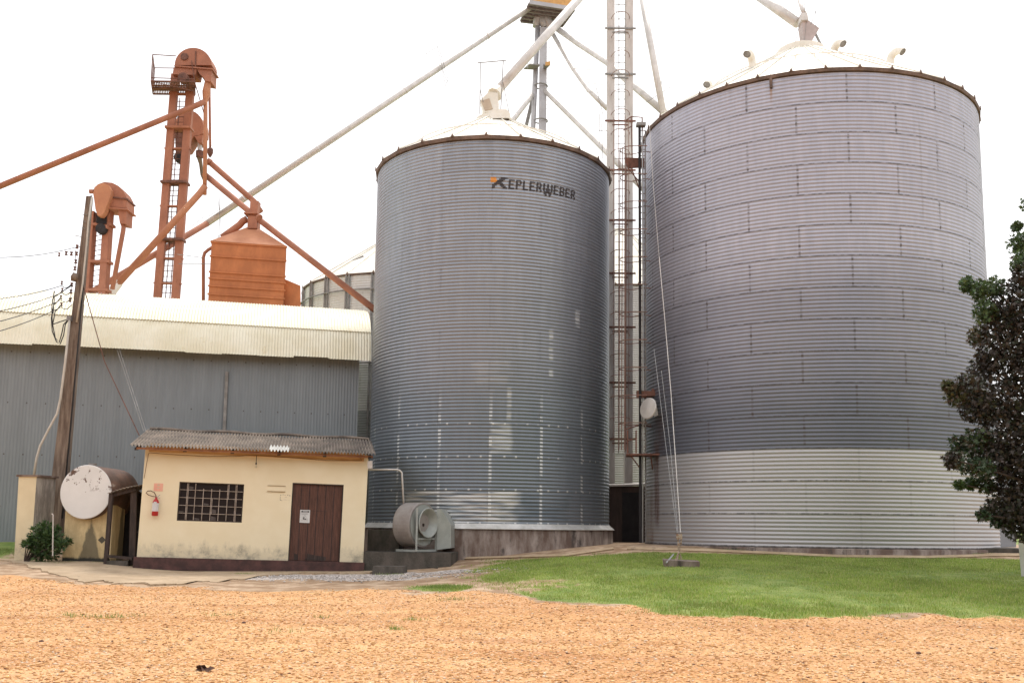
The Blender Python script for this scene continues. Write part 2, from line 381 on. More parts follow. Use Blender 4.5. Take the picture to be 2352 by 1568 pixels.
wm = np.clip((1.0-((XX-bx-.4)/2.9)**2-((YY-by)/1.7)**2+(vnoise(XX, YY, 2, 11)-.5)*1.4)/.5, 0, 1)
colg = np.stack([gm, dm, wm, np.ones_like(gm)], -1).reshape(-1, 4)
def groundmat():
    M, n, b = newmat('gravel_and_grass'); g = NG(n)
    at = n.nodes.new('ShaderNodeVertexColor'); at.layer_name = 'col'; sc = n.nodes.new('ShaderNodeSeparateColor'); n.links.new(at.outputs[0], sc.inputs[0])
    tc = n.nodes.new('ShaderNodeTexCoord'); O = tc.outputs['Object']
    vo = n.nodes.new('ShaderNodeTexVoronoi'); vo.inputs['Scale'].default_value = 36; n.links.new(O, vo.inputs['Vector'])
    hs = n.nodes.new('ShaderNodeSeparateColor'); n.links.new(vo.outputs['Color'], hs.inputs[0])
    mp_ = n.nodes.new('ShaderNodeMapping'); mp_.inputs['Scale'].default_value = (.16, .95, 1); mp_.inputs['Rotation'].default_value = (0, 0, .08); n.links.new(O, mp_.inputs[0])
    big = g.noise(O, .35, 5); mid = g.noise(O, 2.2, 5); fine = g.noise(O, 14, 4)
    gr = g.mix(hs.outputs[0], (.45, .215, .078), (.71, .405, .18))
    gr = g.mix(g.m('MULTIPLY', g.ss(mid, .5, .75), .38), gr, (.32, .13, .05))
    trk = g.noise(mp_.outputs[0], 1.0, 5); gr = g.mix(g.m('MULTIPLY', g.ss(trk, .46, .66), .5), gr, (.76, .46, .22)); gr = g.mix(g.m('MULTIPLY', g.ss(trk, .48, .34), .6), gr, (.38, .155, .055))
    pt_ = g.noise(O, .75, 6, .7); gr = g.mix(g.m('MULTIPLY', g.ss(pt_, .56, .68), .45), gr, (.40, .165, .06)); gr = g.mix(g.m('MULTIPLY', g.ss(pt_, .40, .30), .45), gr, (.78, .54, .32))
    gr = g.mix(g.m('MULTIPLY', g.ss(big, .4, .65), .35), gr, (.62, .36, .19))
    gr = g.mix(g.m('MULTIPLY', g.ss(hs.outputs[1], .93, .97), .7), gr, (.13, .065, .04))
    gr = g.mix(g.m('MULTIPLY', g.ss(hs.outputs[2], .93, .96), .6), gr, (.8, .66, .5))
    gr = g.mix(g.m('MULTIPLY', g.ss(vo.outputs['Distance'], .6, .85), .45), gr, (.30, .12, .045))
    dirt = g.mix(g.ss(mid, .4, .65), (.30, .19, .11), (.52, .38, .26))
    dirt = g.mix(g.ss(fine, .55, .75), dirt, (.20, .15, .09))
    wht = g.mix(g.ss(fine, .4, .6), (.30, .25, .21), (.66, .60, .56))
    gs = g.mix(g.ss(mid, .35, .65), (.14, .22, .04), (.26, .31, .08))
    gs = g.mix(g.ss(fine, .5, .75), gs, (.15, .17, .06))
    c = g.mix(g.ss(g.m('ADD', sc.outputs[1], g.m('MULTIPLY', g.m('SUBTRACT', fine, .5), .8)), .3, .7), gr, dirt)
    c = g.mix(g.ss(g.m('ADD', sc.outputs[2], g.m('MULTIPLY', g.m('SUBTRACT', fine, .5), 1.2)), .35, .65), c, wht)
    c = g.mix(g.ss(g.m('ADD', sc.outputs[0], g.m('MULTIPLY', g.m('SUBTRACT', fine, .5), .8)), .35, .65), c, gs)
    n.links.new(c, b.inputs['Base Color']); b.inputs['Roughness'].default_value = .95
    h = g.m('ADD', g.m('MULTIPLY', vo.outputs['Distance'], -.7), g.m('MULTIPLY', mid, .6))
    bp = n.nodes.new('ShaderNodeBump'); bp.inputs['Strength'].default_value = .6; bp.inputs['Distance'].default_value = .015
    n.links.new(h, bp.inputs['Height']); n.links.new(bp.outputs[0], b.inputs['Normal'])
    return M
go = fullmesh('ground', Vg, Fg, groundmat(), smooth=True, col=colg); go['kind'] = 'structure'

def vcolmat(name, rough=.9, trans=0):
    M, n, b = newmat(name); at = n.nodes.new('ShaderNodeVertexColor'); at.layer_name = 'col'
    n.links.new(at.outputs[0], b.inputs['Base Color']); b.inputs['Roughness'].default_value = rough
    if trans:
        tr = n.nodes.new('ShaderNodeBsdfTranslucent'); n.links.new(at.outputs[0], tr.inputs[0])
        ms = n.nodes.new('ShaderNodeMixShader'); ms.inputs[0].default_value = trans
        n.links.new(b.outputs[0], ms.inputs[1]); n.links.new(tr.outputs[0], ms.inputs[2])
        n.links.new(ms.outputs[0], n.nodes['Material Output'].inputs[0])
    return M
def scatter_z(X, Y): return np.array([G(a, b) for a, b in zip(X, Y)])
# pebbles
N = 90000
Yp = 8.6+14.0*rng.random(N)**1.25; Xp = (rng.random(N)*2-1)*(Yp*.56+1.5)
keep = (grassmask(Xp, Yp) < .3) & (dirtmask(Xp, Yp) < .7+.3*rng.random(N)); Xp = Xp[keep]; Yp = Yp[keep]; N = len(Xp)
Zp = scatter_z(Xp, Yp)+((vnoise(Xp, Yp, .5, 8)-.5)*.06+(vnoise(Xp, Yp, 2.3, 9)-.5)*.03)
sz = .007+.017*rng.random(N)**2.8
oct_ = np.array([(1, 0, 0), (0, 1, 0), (-1, 0, 0), (0, -1, 0), (0, 0, .6), (0, 0, -.6)], dtype=float)
Vp = oct_[None]*(1+.5*(rng.random((N, 6, 1))-.5))*sz[:, None, None]*np.stack([.8+.9*rng.random(N), .8+.5*rng.random(N), .6+.5*rng.random(N)], -1)[:, None, :]
an = rng.random(N)*6.28; ca, sa = np.cos(an)[:, None], np.sin(an)[:, None]
Vp = np.stack([Vp[..., 0]*ca-Vp[..., 1]*sa, Vp[..., 0]*sa+Vp[..., 1]*ca, Vp[..., 2]], -1)+np.stack([Xp, Yp, Zp+sz*.15], -1)[:, None, :]
fo = np.array([(0, 1, 4), (1, 2, 4), (2, 3, 4), (3, 0, 4), (1, 0, 5), (2, 1, 5), (3, 2, 5), (0, 3, 5)])
Fp = (fo[None]+6*np.arange(N)[:, None, None]).reshape(-1, 3)
pal = np.array([(.67, .38, .155), (.58, .30, .11), (.75, .50, .26), (.42, .19, .07), (.76, .60, .44), (.17, .08, .045)]); pr = rng.choice(6, N, p=[.33, .26, .19, .12, .06, .04])
cp_ = pal[pr]*(.8+.35*rng.random((N, 1))); cp_ = np.concatenate([np.repeat(cp_, 6, 0), np.ones((6*N, 1))], 1)
pb = fullmesh('gravel', Vp.reshape(-1, 3), Fp, vcolmat('orange_gravel_stones', .95), col=cp_); pb['kind'] = 'stuff'
tag(pb, 'loose orange laterite gravel strewn over the yard in front', 'gravel')
# pale rubble stones beside the door step
N = 2600; Xq = bx+.4+rng.normal(0, 1.7, N); Yq = by+rng.normal(0, .8, N); k = (Yq > 20) & (Yq < 25.6); Xq, Yq = Xq[k], Yq[k]; N = len(Xq); Zq = scatter_z(Xq, Yq)
s2 = .012+.03*rng.random(N)**2; Vq = oct_[None]*(1+.6*(rng.random((N, 6, 1))-.5))*s2[:, None, None]+np.stack([Xq, Yq, Zq+s2*.3], -1)[:, None, :]
cq = np.array([(.6, .54, .5)])*(.55+.6*rng.random((N, 1))); cq = np.concatenate([np.repeat(cq, 6, 0), np.ones((6*N, 1))], 1)
rb = fullmesh('rubble', Vq.reshape(-1, 3), (fo[None]+6*np.arange(N)[:, None, None]).reshape(-1, 3), vcolmat('pale_rubble', .95), col=cq); rb['kind'] = 'stuff'
tag(rb, 'pale broken stone scattered on the ground before the door step', 'rubble')
# grass blades
def blades(X, Y, hmin, hmax, wd, cols, name, label, zoff=None):
    N = len(X); Z = scatter_z(X, Y) if zoff is None else zoff
    h = hmin+(hmax-hmin)*rng.random(N); a = rng.random(N)*6.28; ln = rng.normal(0, .35, (N, 2))
    dx = np.cos(a)*wd*.5; dy = np.sin(a)*wd*.5
    B1 = np.stack([X-dx, Y-dy, Z-.01], -1); B2 = np.stack([X+dx, Y+dy, Z-.01], -1)
    T = np.stack([X+ln[:, 0]*h, Y+ln[:, 1]*h, Z+h], -1)
    V = np.stack([B1, B2, T], 1).reshape(-1, 3); Fc = np.arange(3*N).reshape(-1, 3)
    c = np.asarray(cols)[rng.choice(len(cols), N)]*(.75+.5*rng.random((N, 1)))*(.70+.35*vnoise(X, Y, .9, 21)[:, None]+.3*vnoise(X, Y, 3.1, 22)[:, None])
    c = np.concatenate([np.repeat(c, 3, 0), np.ones((3*N, 1))], 1)
    o = fullmesh(name, V, Fc, GRM, col=c); o['kind'] = 'stuff'; tag(o, label, 'grass'); return o
GRM = vcolmat('grass_blades', .7, .35)
Xg = -6+26*rng.random(420000); Yg = 14.5+13.5*rng.random(420000)
Xg, Yg = Xg[(np.abs(Xg) < Yg*.56+1)], Yg[(np.abs(Xg) < Yg*.56+1)]
mk = grassmask(Xg, Yg); kk = mk > .1+.8*rng.random(len(Xg)); Xg, Yg = Xg[kk], Yg[kk]
blades(Xg, Yg, .018, .06, .014, [(.22, .32, .055), (.28, .38, .07), (.35, .42, .10), (.45, .44, .17)], 'lawn_grass', 'short mown green grass sloping up to the silos')
Xw = []; Yw = []
for (px_, py_, r_, n_) in [(1005, 1350, .5, 1500), (265, 1417, .35, 110), (180, 1417, .2, 50), (515, 1413, .35, 90), (1450, 1410, .4, 70), (640, 1450, .3, 30), (1700, 1440, .5, 40), (160, 1411, .1, 30), (560, 1320, .25, 260), (905, 1445, .12, 60), (740, 1418, .1, 30), (1040, 1378, .35, 200), (700, 1311, 1.2, 200), (620, 1305, 1.0, 200), (330, 1285, .5, 80), (1330, 1400, .5, 80), (950, 1424, .12, 40)]:
    cx_, cy_ = gp(px_, py_); Xw.append(cx_+rng.normal(0, r_*.6, n_)); Yw.append(cy_+rng.normal(0, r_*.45, n_))
for (xa, ya, xb, yb, n_) in [(320, 1293, 640, 1304, 500), (640, 1304, 836, 1314, 900), (150, 1292, 250, 1296, 260), (1110, 1287, 1400, 1272, 500), (1500, 1262, 2280, 1274, 2600), (845, 1290, 1030, 1284, 250), (855, 1319, 925, 1320, 160), (60, 1290, 150, 1296, 250)]:
    t_ = rng.random(n_); A_ = np.array(gp(xa, ya)); B_ = np.array(gp(xb, yb)); Q_ = A_+(B_-A_)*t_[:, None]+rng.normal(0, .05, (n_, 2)); kq_ = vnoise(Q_[:, 0], Q_[:, 1], 1.7, 61) > .42; Xw.append(Q_[kq_, 0]); Yw.append(Q_[kq_, 1])
cx_ = -15.6+rng.normal(0, 1.0, 5000); Xw.append(cx_); Yw.append(28.2+1.3*rng.random(5000))
Xw = np.concatenate(Xw); Yw = np.concatenate(Yw); k = ~((Xw > -10.0) & (Xw < -4.2) & (Yw > 26.9)); Xw, Yw = Xw[k], Yw[k]
blades(Xw, Yw, .02, .08, .012, [(.20, .29, .07), (.28, .33, .11), (.16, .24, .05)], 'weeds', 'small weed tufts growing through gravel and along the steps')

# ------------------------------------------------------------------ silos
def hit(c, R, x, y):
    """where the sight line through photo position (x, y) meets an upright cylinder: arc length from its front, height, point"""
    a, b = x-1176, y-784-SHY
    d = R2*(a/F)+U2*(-b/F)+Fv
    A = d.x**2+d.y**2; B = -2*(d.x*c[0]+d.y*c[1]); C_ = c[0]**2+c[1]**2-R*R
    D_ = max(0, B*B-4*A*C_); t = (-B-math.sqrt(D_))/(2*A)
    X, Y, Z = d.x*t, d.y*t, CAMZ+d.z*t
    return math.atan2(X-c[0], -(Y-c[1]))*R, Z, Vector((X, Y, Z))
def on(c, r, a, z): return Vector((c[0]+r*math.sin(a), c[1]-r*math.cos(a), z))
def wall(name, c, R, z0, z1, pitch, amp, mt, parent, nseg=150, k=6, a0=-PI, a1=PI):
    nz_ = int(round((z1-z0)/pitch*k)); zz = np.linspace(z0, z1, nz_+1); aa = np.linspace(a0, a1, nseg+1)
    A, Z = np.meshgrid(aa, zz); r = R+amp*np.sin(2*PI*(Z-z0)/pitch)
    V = np.stack([c[0]+r*np.sin(A), c[1]-r*np.cos(A), Z], -1).reshape(-1, 3)-np.array(ORG[parent])
    n = nseg+1; I = np.arange(n*(nz_+1)).reshape(nz_+1, n)
    Fc = np.stack([I[:-1, :-1], I[:-1, 1:], I[1:, 1:], I[1:, :-1]], -1).reshape(-1, 4)
    uv = np.stack([A*R, Z-z0], -1).reshape(-1, 2)
    o = fullmesh(name, V, Fc, mt, uv=uv, smooth=True); o.parent = parent; return o
def cone_roof(c, R, z0, r1, z1, N, parent, mt, over=.10, drop=.11, collar=.35, a_off=0, rib=True):
    b = MB(); e = MB()
    for i in range(N):
        a, a2 = a_off+2*PI*i/N, a_off+2*PI*(i+1)/N
        p0, p1, q0, q1 = on(c, R+over, a, z0), on(c, R+over, a2, z0), on(c, r1, a, z1), on(c, r1, a2, z1)
        b.quadmesh([p0, p1, q1, q0], [(0, 1, 2, 3)])
        if rib: b.bar(p0+Vector((0, 0, .02)), q0+Vector((0, 0, .02)), .035, .05)
        d0, d1 = on(c, R+over-.02, a, z0-drop), on(c, R+over-.02, a2, z0-drop)
        i0, i1 = on(c, R-.03, a, z0-drop-.01), on(c, R-.03, a2, z0-drop-.01)
        e.quadmesh([p0, p1, d1, d0, i1, i0], [(0, 1, 2, 3), (3, 2, 4, 5)])
        t = on(c, R+over+.012, a, z0)      # turned-down rib end
        tx = Vector((math.cos(a), math.sin(a), 0))
        e.prism([t-tx*.055-Vector((0, 0, .02)), t+tx*.055-Vector((0, 0, .02)), t+Vector((0, 0, .10))], on((0, 0), .03, a, 0)*-1)
    b.spin((c[0], c[1], z1), (0, 0, 1), [(-.02, r1+.03), (.12, r1+.03), (.14, r1*.5), (.14, .01)], 20)
    return b.build('roof', mt, parent), e.build('eave', MT['eave'], parent)

# --- front silo
c1 = (-.72, 32.99); R1 = 3.954; ring1 = .968; z1b, z1t = 1.68, 1.68+12*ring1
s1 = thing('grain_silo', 'narrower corrugated silo with black and orange lettering, standing on a concrete ring', 'silo', (c1[0], c1[1], .6))
pan1 = 2*PI*R1/8; u0 = hit(c1, R1, 1117, 1165)[0]
U = lambda x, y=1100: hit(c1, R1, x, y)[0]
Z1 = lambda y: hit(c1, R1, 1127, y)[1]-z1b
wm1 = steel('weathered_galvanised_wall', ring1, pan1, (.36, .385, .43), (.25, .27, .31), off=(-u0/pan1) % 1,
    reflection_patches=[(U(925), U(1168), .02, ring1-.03, (.62, .61, .59), .9, .8), (U(1175), U(1300), .12, ring1*.9, (.11, .14, .17), .7, .7),
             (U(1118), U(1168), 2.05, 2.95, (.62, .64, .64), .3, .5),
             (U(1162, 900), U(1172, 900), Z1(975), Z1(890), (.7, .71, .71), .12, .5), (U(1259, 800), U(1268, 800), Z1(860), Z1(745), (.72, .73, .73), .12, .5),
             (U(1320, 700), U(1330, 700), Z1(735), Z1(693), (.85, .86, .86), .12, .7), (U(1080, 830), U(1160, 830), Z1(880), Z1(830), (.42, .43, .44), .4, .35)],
    reflection_tones=[(-2, ring1*4.5, (.12, .15, .175), .6), (ring1*4, ring1*8, (.19, .205, .23), .35)], bolts=(ring1*3.05, .345), seam=.28, met=.62, rough=.42)
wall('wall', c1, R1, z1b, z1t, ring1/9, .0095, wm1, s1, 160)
MB().spin((c1[0], c1[1], z1b), (0, 0, 1), [(.02, R1+.01), (.0, R1+.03), (-.02, R1+.05), (-.125, R1+.17), (-.14, R1+.17), (-.16, R1-.1)], 72).build('flashing', mat('bright_flashing', (.72, .71, .69), (.5, .49, .46), .45, .3, 2), s1, smooth=False)
MB().spin((c1[0], c1[1], 0), (0, 0, 1), [(.2, R1+.12), (1.535, R1+.12), (1.54, R1-.2)], 72).build('foundation_ring', MT['conc'], s1, smooth=True)
zc = FR(1130, 268, 32.4).z
cone_roof(c1, R1, z1t+.14, .62, zc, 24, s1, MT['roofw'], a_off=hit(c1, R1, 1117, 330)[0]/R1)
a1o = hit(c1, R1, 1117, 330)[0]/R1
rr1 = 2.87; zr = max(FR(1120, 293, 30.13).z, z1t+.14+(zc-z1t-.14)*(R1+.1-rr1)/(R1+.1-.62)+.13)
b = MB(); b.ring((c1[0], c1[1], zr), rr1, .018, 48)
for i in range(24):
    a = a1o+PI/24+2*PI*i/24; b.bar(on(c1, rr1, a, zr), on(c1, rr1, a, zr-.14), .025)
b.build('roof_hand_ring', MT['roofw'], s1)
# roof access hood
p = FR(1149, 274, 32.1); b = MB()
poly = [p+Vector((dx, -.35, dz)) for dx, dz in [(-.35, .02), (-.25, .2), (.22, .2), (.34, .06), (.30, -.10), (-.28, -.12)]]
b.prism(poly, (0, .9, .22)); b.build('roof_hood', MT['roofw'], s1)
b = MB()
b.prism([p+Vector((dx, -.22, dz)) for dx, dz in [(-.31, -.13), (-.22, -.20), (-.08, -.2), (-.06, -.12)]], (0, .4, .1))
b.prism([p+Vector((dx, -.22, dz)) for dx, dz in [(.12, -.14), (.24, -.2), (.30, -.18), (.28, -.1)]], (0, .4, .1)); b.build('hood_opening', MT['dark'], s1)
# square guard frames on the roof top
b = MB()
q = [FR(1102, 262, 32.5), FR(1103, 145, 32.5), FR(1156, 139, 32.5), FR(1150, 260, 32.5)]
b.tube(q[:2], .018, 5); b.tube([q[1]+Vector((-.1, 0, 0)), q[2]+Vector((.1, 0, 0))], .018, 5); b.tube(q[2:], .018, 5)
b.tube([q[1]-Vector((0, 0, .9)), q[0]+Vector((.25, .5, 0))], .012, 5); b.tube([q[2]-Vector((0, 0, .8)), q[3]+Vector((.35, .5, -.1))], .012, 5)
b.tube([FR(1131, 160, 32.7), FR(1140, 210, 32.9)], .008, 4)
b.build('guard_frame', MT['galv_dk'], s1)
# inlet box under the spout
inlet = thing('spout_box', 'cream angular inlet box sitting on the roof top of the narrower silo', 'spout box', tuple(FR(1124, 262, 33)))
b = MB(); t = FR(1135, 205, 33.0)
g0 = [FR(x, y, 32.75) for x, y in [(1103, 231), (1122, 211), (1143, 214), (1146, 240), (1142, 258), (1112, 258)]]
b.prism(g0, (0, .45, 0)); b.tube([FR(1124, 245, 33), FR(1124, 266, 33)], .25, 12)
b.build('box', MT['roofw'], inlet)
MB().prism([FR(x, y, 32.72) for x, y in [(1105, 232), (1124, 226), (1132, 250), (1114, 254)]], (0, .03, 0)).build('side_plate', mat('cream_plate', (.58, .48, .36), (.5, .4, .3), .6), inlet)

# lettering painted on the corrugated wall, following its folds: heavy block letters on a grid
GL = {'E': "111111 110000 110000 111110 110000 110000 111111", 'P': "111110 110011 110011 111110 110000 110000 110000", 'L': "110000 110000 110000 110000 110000 110000 111111",
      'R': "111110 110011 110011 111110 110110 110011 110011", 'B': "111110 110011 110011 111110 110011 110011 111110",
      'W': "1100110011 1100110011 1100110011 1101111011 1101111011 0111111110 0111001110 0011001100", 'K': "0000011111 0000111100 0001111000 0011110000 0111111000 1110011100 1100001110 1100000111"}
def letters(txts, mt_, name, parent, c, R, z0, pitch, amp):
    V = []; Fc = []; sub = 5
    for (ch, ua, ub, za, zb, shear) in txts:
        rows = GL[ch].split(); nr_ = len(rows); nc_ = len(rows[0]); du = (ub-ua)/nc_; dz = (zb-za)/nr_
        for r_, row in enumerate(rows):
            for q_, on_ in enumerate(row):
                if on_ != '1': continue
                for k2 in range(sub):
                    if rng.random() < .04: continue
                    z_a = zb-(r_+1)*dz+k2*dz/sub; k = len(V)
                    for uu, zz in ((0, 0), (du, 0), (du, dz/sub), (0, dz/sub)):
                        z_ = z_a+zz; u_ = ua+q_*du+uu+shear*(z_-za); rr = R+amp*(.3+.7*math.sin(2*PI*(z_-z0)/pitch))+.006
                        V.append(on(c, rr, u_/R, z_)-ORG[parent])
                    Fc.append((k, k+1, k+2, k+3))
    o = fullmesh(name, V, Fc, mt_); o.parent = parent; return o
hA = hit(c1, R1, 1128, 431); hB = hit(c1, R1, 1160, 431); hC = hit(c1, R1, 1320, 452)
zt_ = hit(c1, R1, 1150, 409)[1]; zb_ = hit(c1, R1, 1150, 431)[1]
sl_ = 0
word = [('E', 6), ('P', 6), ('L', 5.6), ('E', 6), ('R', 6), ('W', 11), ('E', 6), ('B', 6), ('E', 6), ('R', 6)]; tot = sum(w_ for _, w_ in word)+1.3*(len(word)-1)
LL = [('K', hA[0]+.02, hB[0]+.06, zb_-.03, zt_+.02, .10)]; cu_ = hB[0]+.10; kf = (hC[0]-cu_)/tot
for ch, w_ in word:
    LL.append((ch, cu_, cu_+w_*kf, zb_-(.13 if ch == 'W' else .03), zt_-.03, .06)); cu_ += (w_+1.3)*kf
letters(LL, MT['letter'], 'lettering', s1, c1, R1, z1b, ring1/9, .0095)
b_ = MB(); V = []; Fc = []
for i in range(9):
    for j in range(12):
        if i*1.0 > 9-j*.2: continue
        uu = hA[0]-.02+i*.022; zz = zt_+.03-.2+j*.0135+.03; k = len(V)
        for du, dv in ((0, 0), (.022, 0), (.022, .0135), (0, .0135)):
            z_ = zz+dv; V.append(on(c1, R1+.0095*math.sin(2*PI*(z_-z1b)/(ring1/9))+.007, (uu+du)/R1, z_)-ORG[s1])
        Fc.append((k, k+1, k+2, k+3))
o = fullmesh('logo_corner', V, Fc, MT['orange_logo']); o.parent = s1

# --- big silo on the right
c2 = (9.77, 32.26); R2_ = 5.391; ring2 = .895; z2b, z2t = 1.143, 1.143+15*ring2
s2_ = thing('grain_silo', 'largest and widest corrugated silo at the right with pale lower rings and three gooseneck vents', 'silo', (c2[0], c2[1], 1.0))
pan2 = 2*PI*R2_/12; u1 = hit(c2, R2_, 1943, 230)[0]
U2_ = lambda x, y=1100: hit(c2, R2_, x, y)[0]; Z2_ = lambda x, y: hit(c2, R2_, x, y)[1]-z2b
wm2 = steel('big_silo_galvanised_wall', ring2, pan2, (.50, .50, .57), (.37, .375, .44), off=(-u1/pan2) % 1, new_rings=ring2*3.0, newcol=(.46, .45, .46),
    seam=.85, met=.58, rough=.5, lowseam=ring2*3, reflection_tones=[(-2, ring2*5.6, (.12, .13, .16), .85), (ring2*4.5, ring2*8.6, (.20, .205, .245), .65)],
    streaks=[(U2_(1508, 1100), .28, .3, 3.1, (.16, .085, .075), .85), (U2_(1497, 1200), .25, -.4, 1.6, (.22, .13, .11), .5), (U2_(1515, 960), .5, 2.6, 3.9, (.13, .10, .10), .6),
             (U2_(1771, 215), .05, Z2_(1771, 245), Z2_(1771, 205), (.34, .2, .11), .8), (U2_(2120, 80+400), .05, 9, 12, (.2, .18, .18), .3)])
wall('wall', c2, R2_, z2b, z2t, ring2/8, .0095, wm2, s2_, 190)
MB().spin((c2[0], c2[1], 0), (0, 0, 1), [(.4, R2_+.1), (z2b-.03, R2_+.1), (z2b-.01, R2_+.02), (z2b+.0, R2_-.1)], 90).build('foundation_ring', MT['conc'], s2_, smooth=True)
a2o = hit(c2, R2_, 1817, 152)[0]/R2_
zc2 = FR(1860, 108, 31.45).z
cone_roof(c2, R2_, z2t+.13, .85, zc2, 36, s2_, MT['roofw'], over=.08, drop=.10, a_off=a2o)
rr2 = 3.35; zr2 = max(FR(1850, 127, 29.05).z, z2t+.13+(zc2-z2t-.13)*(R2_+.09-rr2)/(R2_+.09-.85)+.12); b = MB(); b.ring((c2[0], c2[1], zr2), rr2, .018, 60)
for i in range(36):
    a = a2o+2*PI*i/36; b.bar(on(c2, rr2, a, zr2), on(c2, rr2, a, zr2-.14), .025)
b.build('roof_hand_ring', MT['roofw'], s2_)
b = MB(); b.spin((c2[0], c2[1], zc2+.1), (0, 0, 1), [(0, .80), (.14, .80), (.16, .55), (.32, .45), (.34, .1)], 18)
b.build('roof_cap', MT['roofw'], s2_)
for (x0, y0, x1, y1, Y) in [(1728, 148, 1709, 137, 30.6), (1915, 124, 1932, 108, 30.6), (2045, 142, 2069, 138, 30.8), (1632, 216, 1618, 204, 32.4)]:
    A = FR(x0, y0, Y); B = FR(x1, y1, Y-.05); A = A-Vector((0, 0, .06)); top_ = A+Vector((0, 0, .36)); dx = (B.x-A.x)
    pts = [A-Vector((0, 0, .3)), A+Vector((0, 0, .08))]+[A+Vector((dx*.5*(1-math.cos(t)), -.18*(1-math.cos(t)), .08+.26*math.sin(t))) for t in np.linspace(.25, 2.5, 8)]
    v_ = MB().tube(pts, .125, 14, cap=False).build('gooseneck_vent', MT['roofw'], s2_, smooth=True)
    d = (pts[-1]-pts[-2]).normalized(); MB().tube([pts[-1]-d*.04, pts[-1]-d*.03], .12, 14).build('vent_mouth', MT['galv_dk'], v_)
h = hit(c2, R2_, 1771, 188); MB().bar(on(c2, R2_+.03, h[0]/R2_, h[1]+.2), on(c2, R2_+.03, h[0]/R2_, h[1]-.2), .07, .06).build('wall_bracket', MT['eave'], s2_)
# side hatch: dark frame with its round cover hanging open
h = hit(c2, R2_, 1500, 905)[2]; nrm = Vector((h.x-c2[0], h.y-c2[1], 0)).normalized(); tg_ = Vector((-nrm.y, nrm.x, 0))
b = MB(); b.box(h+nrm*.12, (.42, .34, .16)); b.box(h+nrm*.2+Vector((-.18, 0, -.02)), (.3, .2, .22)); b.box(h+nrm*.1+Vector((.2, 0, .1)), (.3, .2, .12)); hf = b.build('side_hatch', MT['rust_dark'], s2_)
hc = FR(1490, 938, h.y-.55); ax = Vector((-.78, -.62, .12)).normalized(); b = MB(); b.spin(hc, ax, [(-.02, .01), (-.02, .32), (.02, .34), (.05, .32), (.09, .01)], 28); b.build('hatch_cover', MT['galv_lt'], hf)
MB().prism([FR(1499, 914, h.y-.45), FR(1506, 920, h.y-.45), FR(1512, 953, h.y-.4), FR(1503, 957, h.y-.45)], (0, .05, 0)).build('hatch_flap', MT['galv_lt'], hf)
# low kerb in front of big silo
kp = [gp(x, y) for x, y in [(1440, 1262), (1600, 1266), (1750, 1268), (1900, 1271), (2100, 1274), (2300, 1277), (2480, 1278)]]
kp = [(x, min(y, 32.26-math.sqrt(max(0.01, (R2_+.45)**2-(x-9.77)**2))) if abs(x-9.77) < R2_+.44 else y) for x, y in kp]
b = MB(); b.tube([(x, y, G(x, y)+.02) for x, y in kp], .06, 4); kb = b.build('kerb', MT['conc_lt'], kind='structure')

# --- rear silos
def rear(c, R, zb_, zt_, zap, label, mt_, post, N=24, a_off=0.1, amp=.015, pitch=.11, roofm=None, ringm=None):
    s_ = thing('rear_silo', label, 'silo', (c[0], c[1], zb_))
    wall('wall', c, R, zb_, zt_, pitch, amp, mt_, s_, 90, 4)
    cone_roof(c, R, zt_, .5, zap, N, s_, roofm or MT['roofw'], over=.12, drop=.07, a_off=a_off)
    if post:
        for i in range(N):
            a = a_off+2*PI*i/N
            if math.cos(a) < -.1: continue
            bb = MB()
            for q_ in (-.016, .016): bb.bar(on(c, R+.07, a+q_, zb_), on(c, R+.07, a+q_, zt_-.05), .07, .08)
            bb.build('stiffener', MT['galv_dk'], s_)
        for zq in (zt_-.75, zt_-4.0, zt_-7.5):
            MB().ring((c[0], c[1], zq), R+.16, .04, 64).build('wind_ring', MT['galv_dk'], s_)
    return s_
cL = (FR(925, 700, 47).x, 47.0); RL = (FR(925, 700, 47)-FR(698, 700, 47)).x*.985
zLt = FR(860, 625, 47-RL).z
wl = steel('rear_silo_wall', .9, 2.6, (.74, .74, .72), (.58, .58, .56), met=.1, rough=.55, seam=.2, new_rings=FR(840, 940, 42).z-1.0, newcol=(.34, .35, .35))
rl = rear(cL, RL, 1.0, zLt, FR(930, 540, 47).z, 'pale rear silo with dark upright stiffeners, partly hidden by the warehouse and narrower silo', wl, True)
p = FR(822, 600, 44.6); MB().bar(p+Vector((-.28, 0, -.14)), p+Vector((.3, 0, .16)), .16, .4).build('roof_vent', MT['galv_dk'], rl)
cG = (FR(1425, 700, 52).x, 52.0)
wg = steel('far_silo_wall', .9, 2.6, (.62, .60, .57), (.46, .44, .42), met=.3, rough=.5, seam=.2)
rg = rear(cG, 4.2, 1.0, FR(1440, 652, 47.8).z, FR(1425, 535, 52).z, 'pale silo seen deep in the gap between the two biggest silos', wg, False)

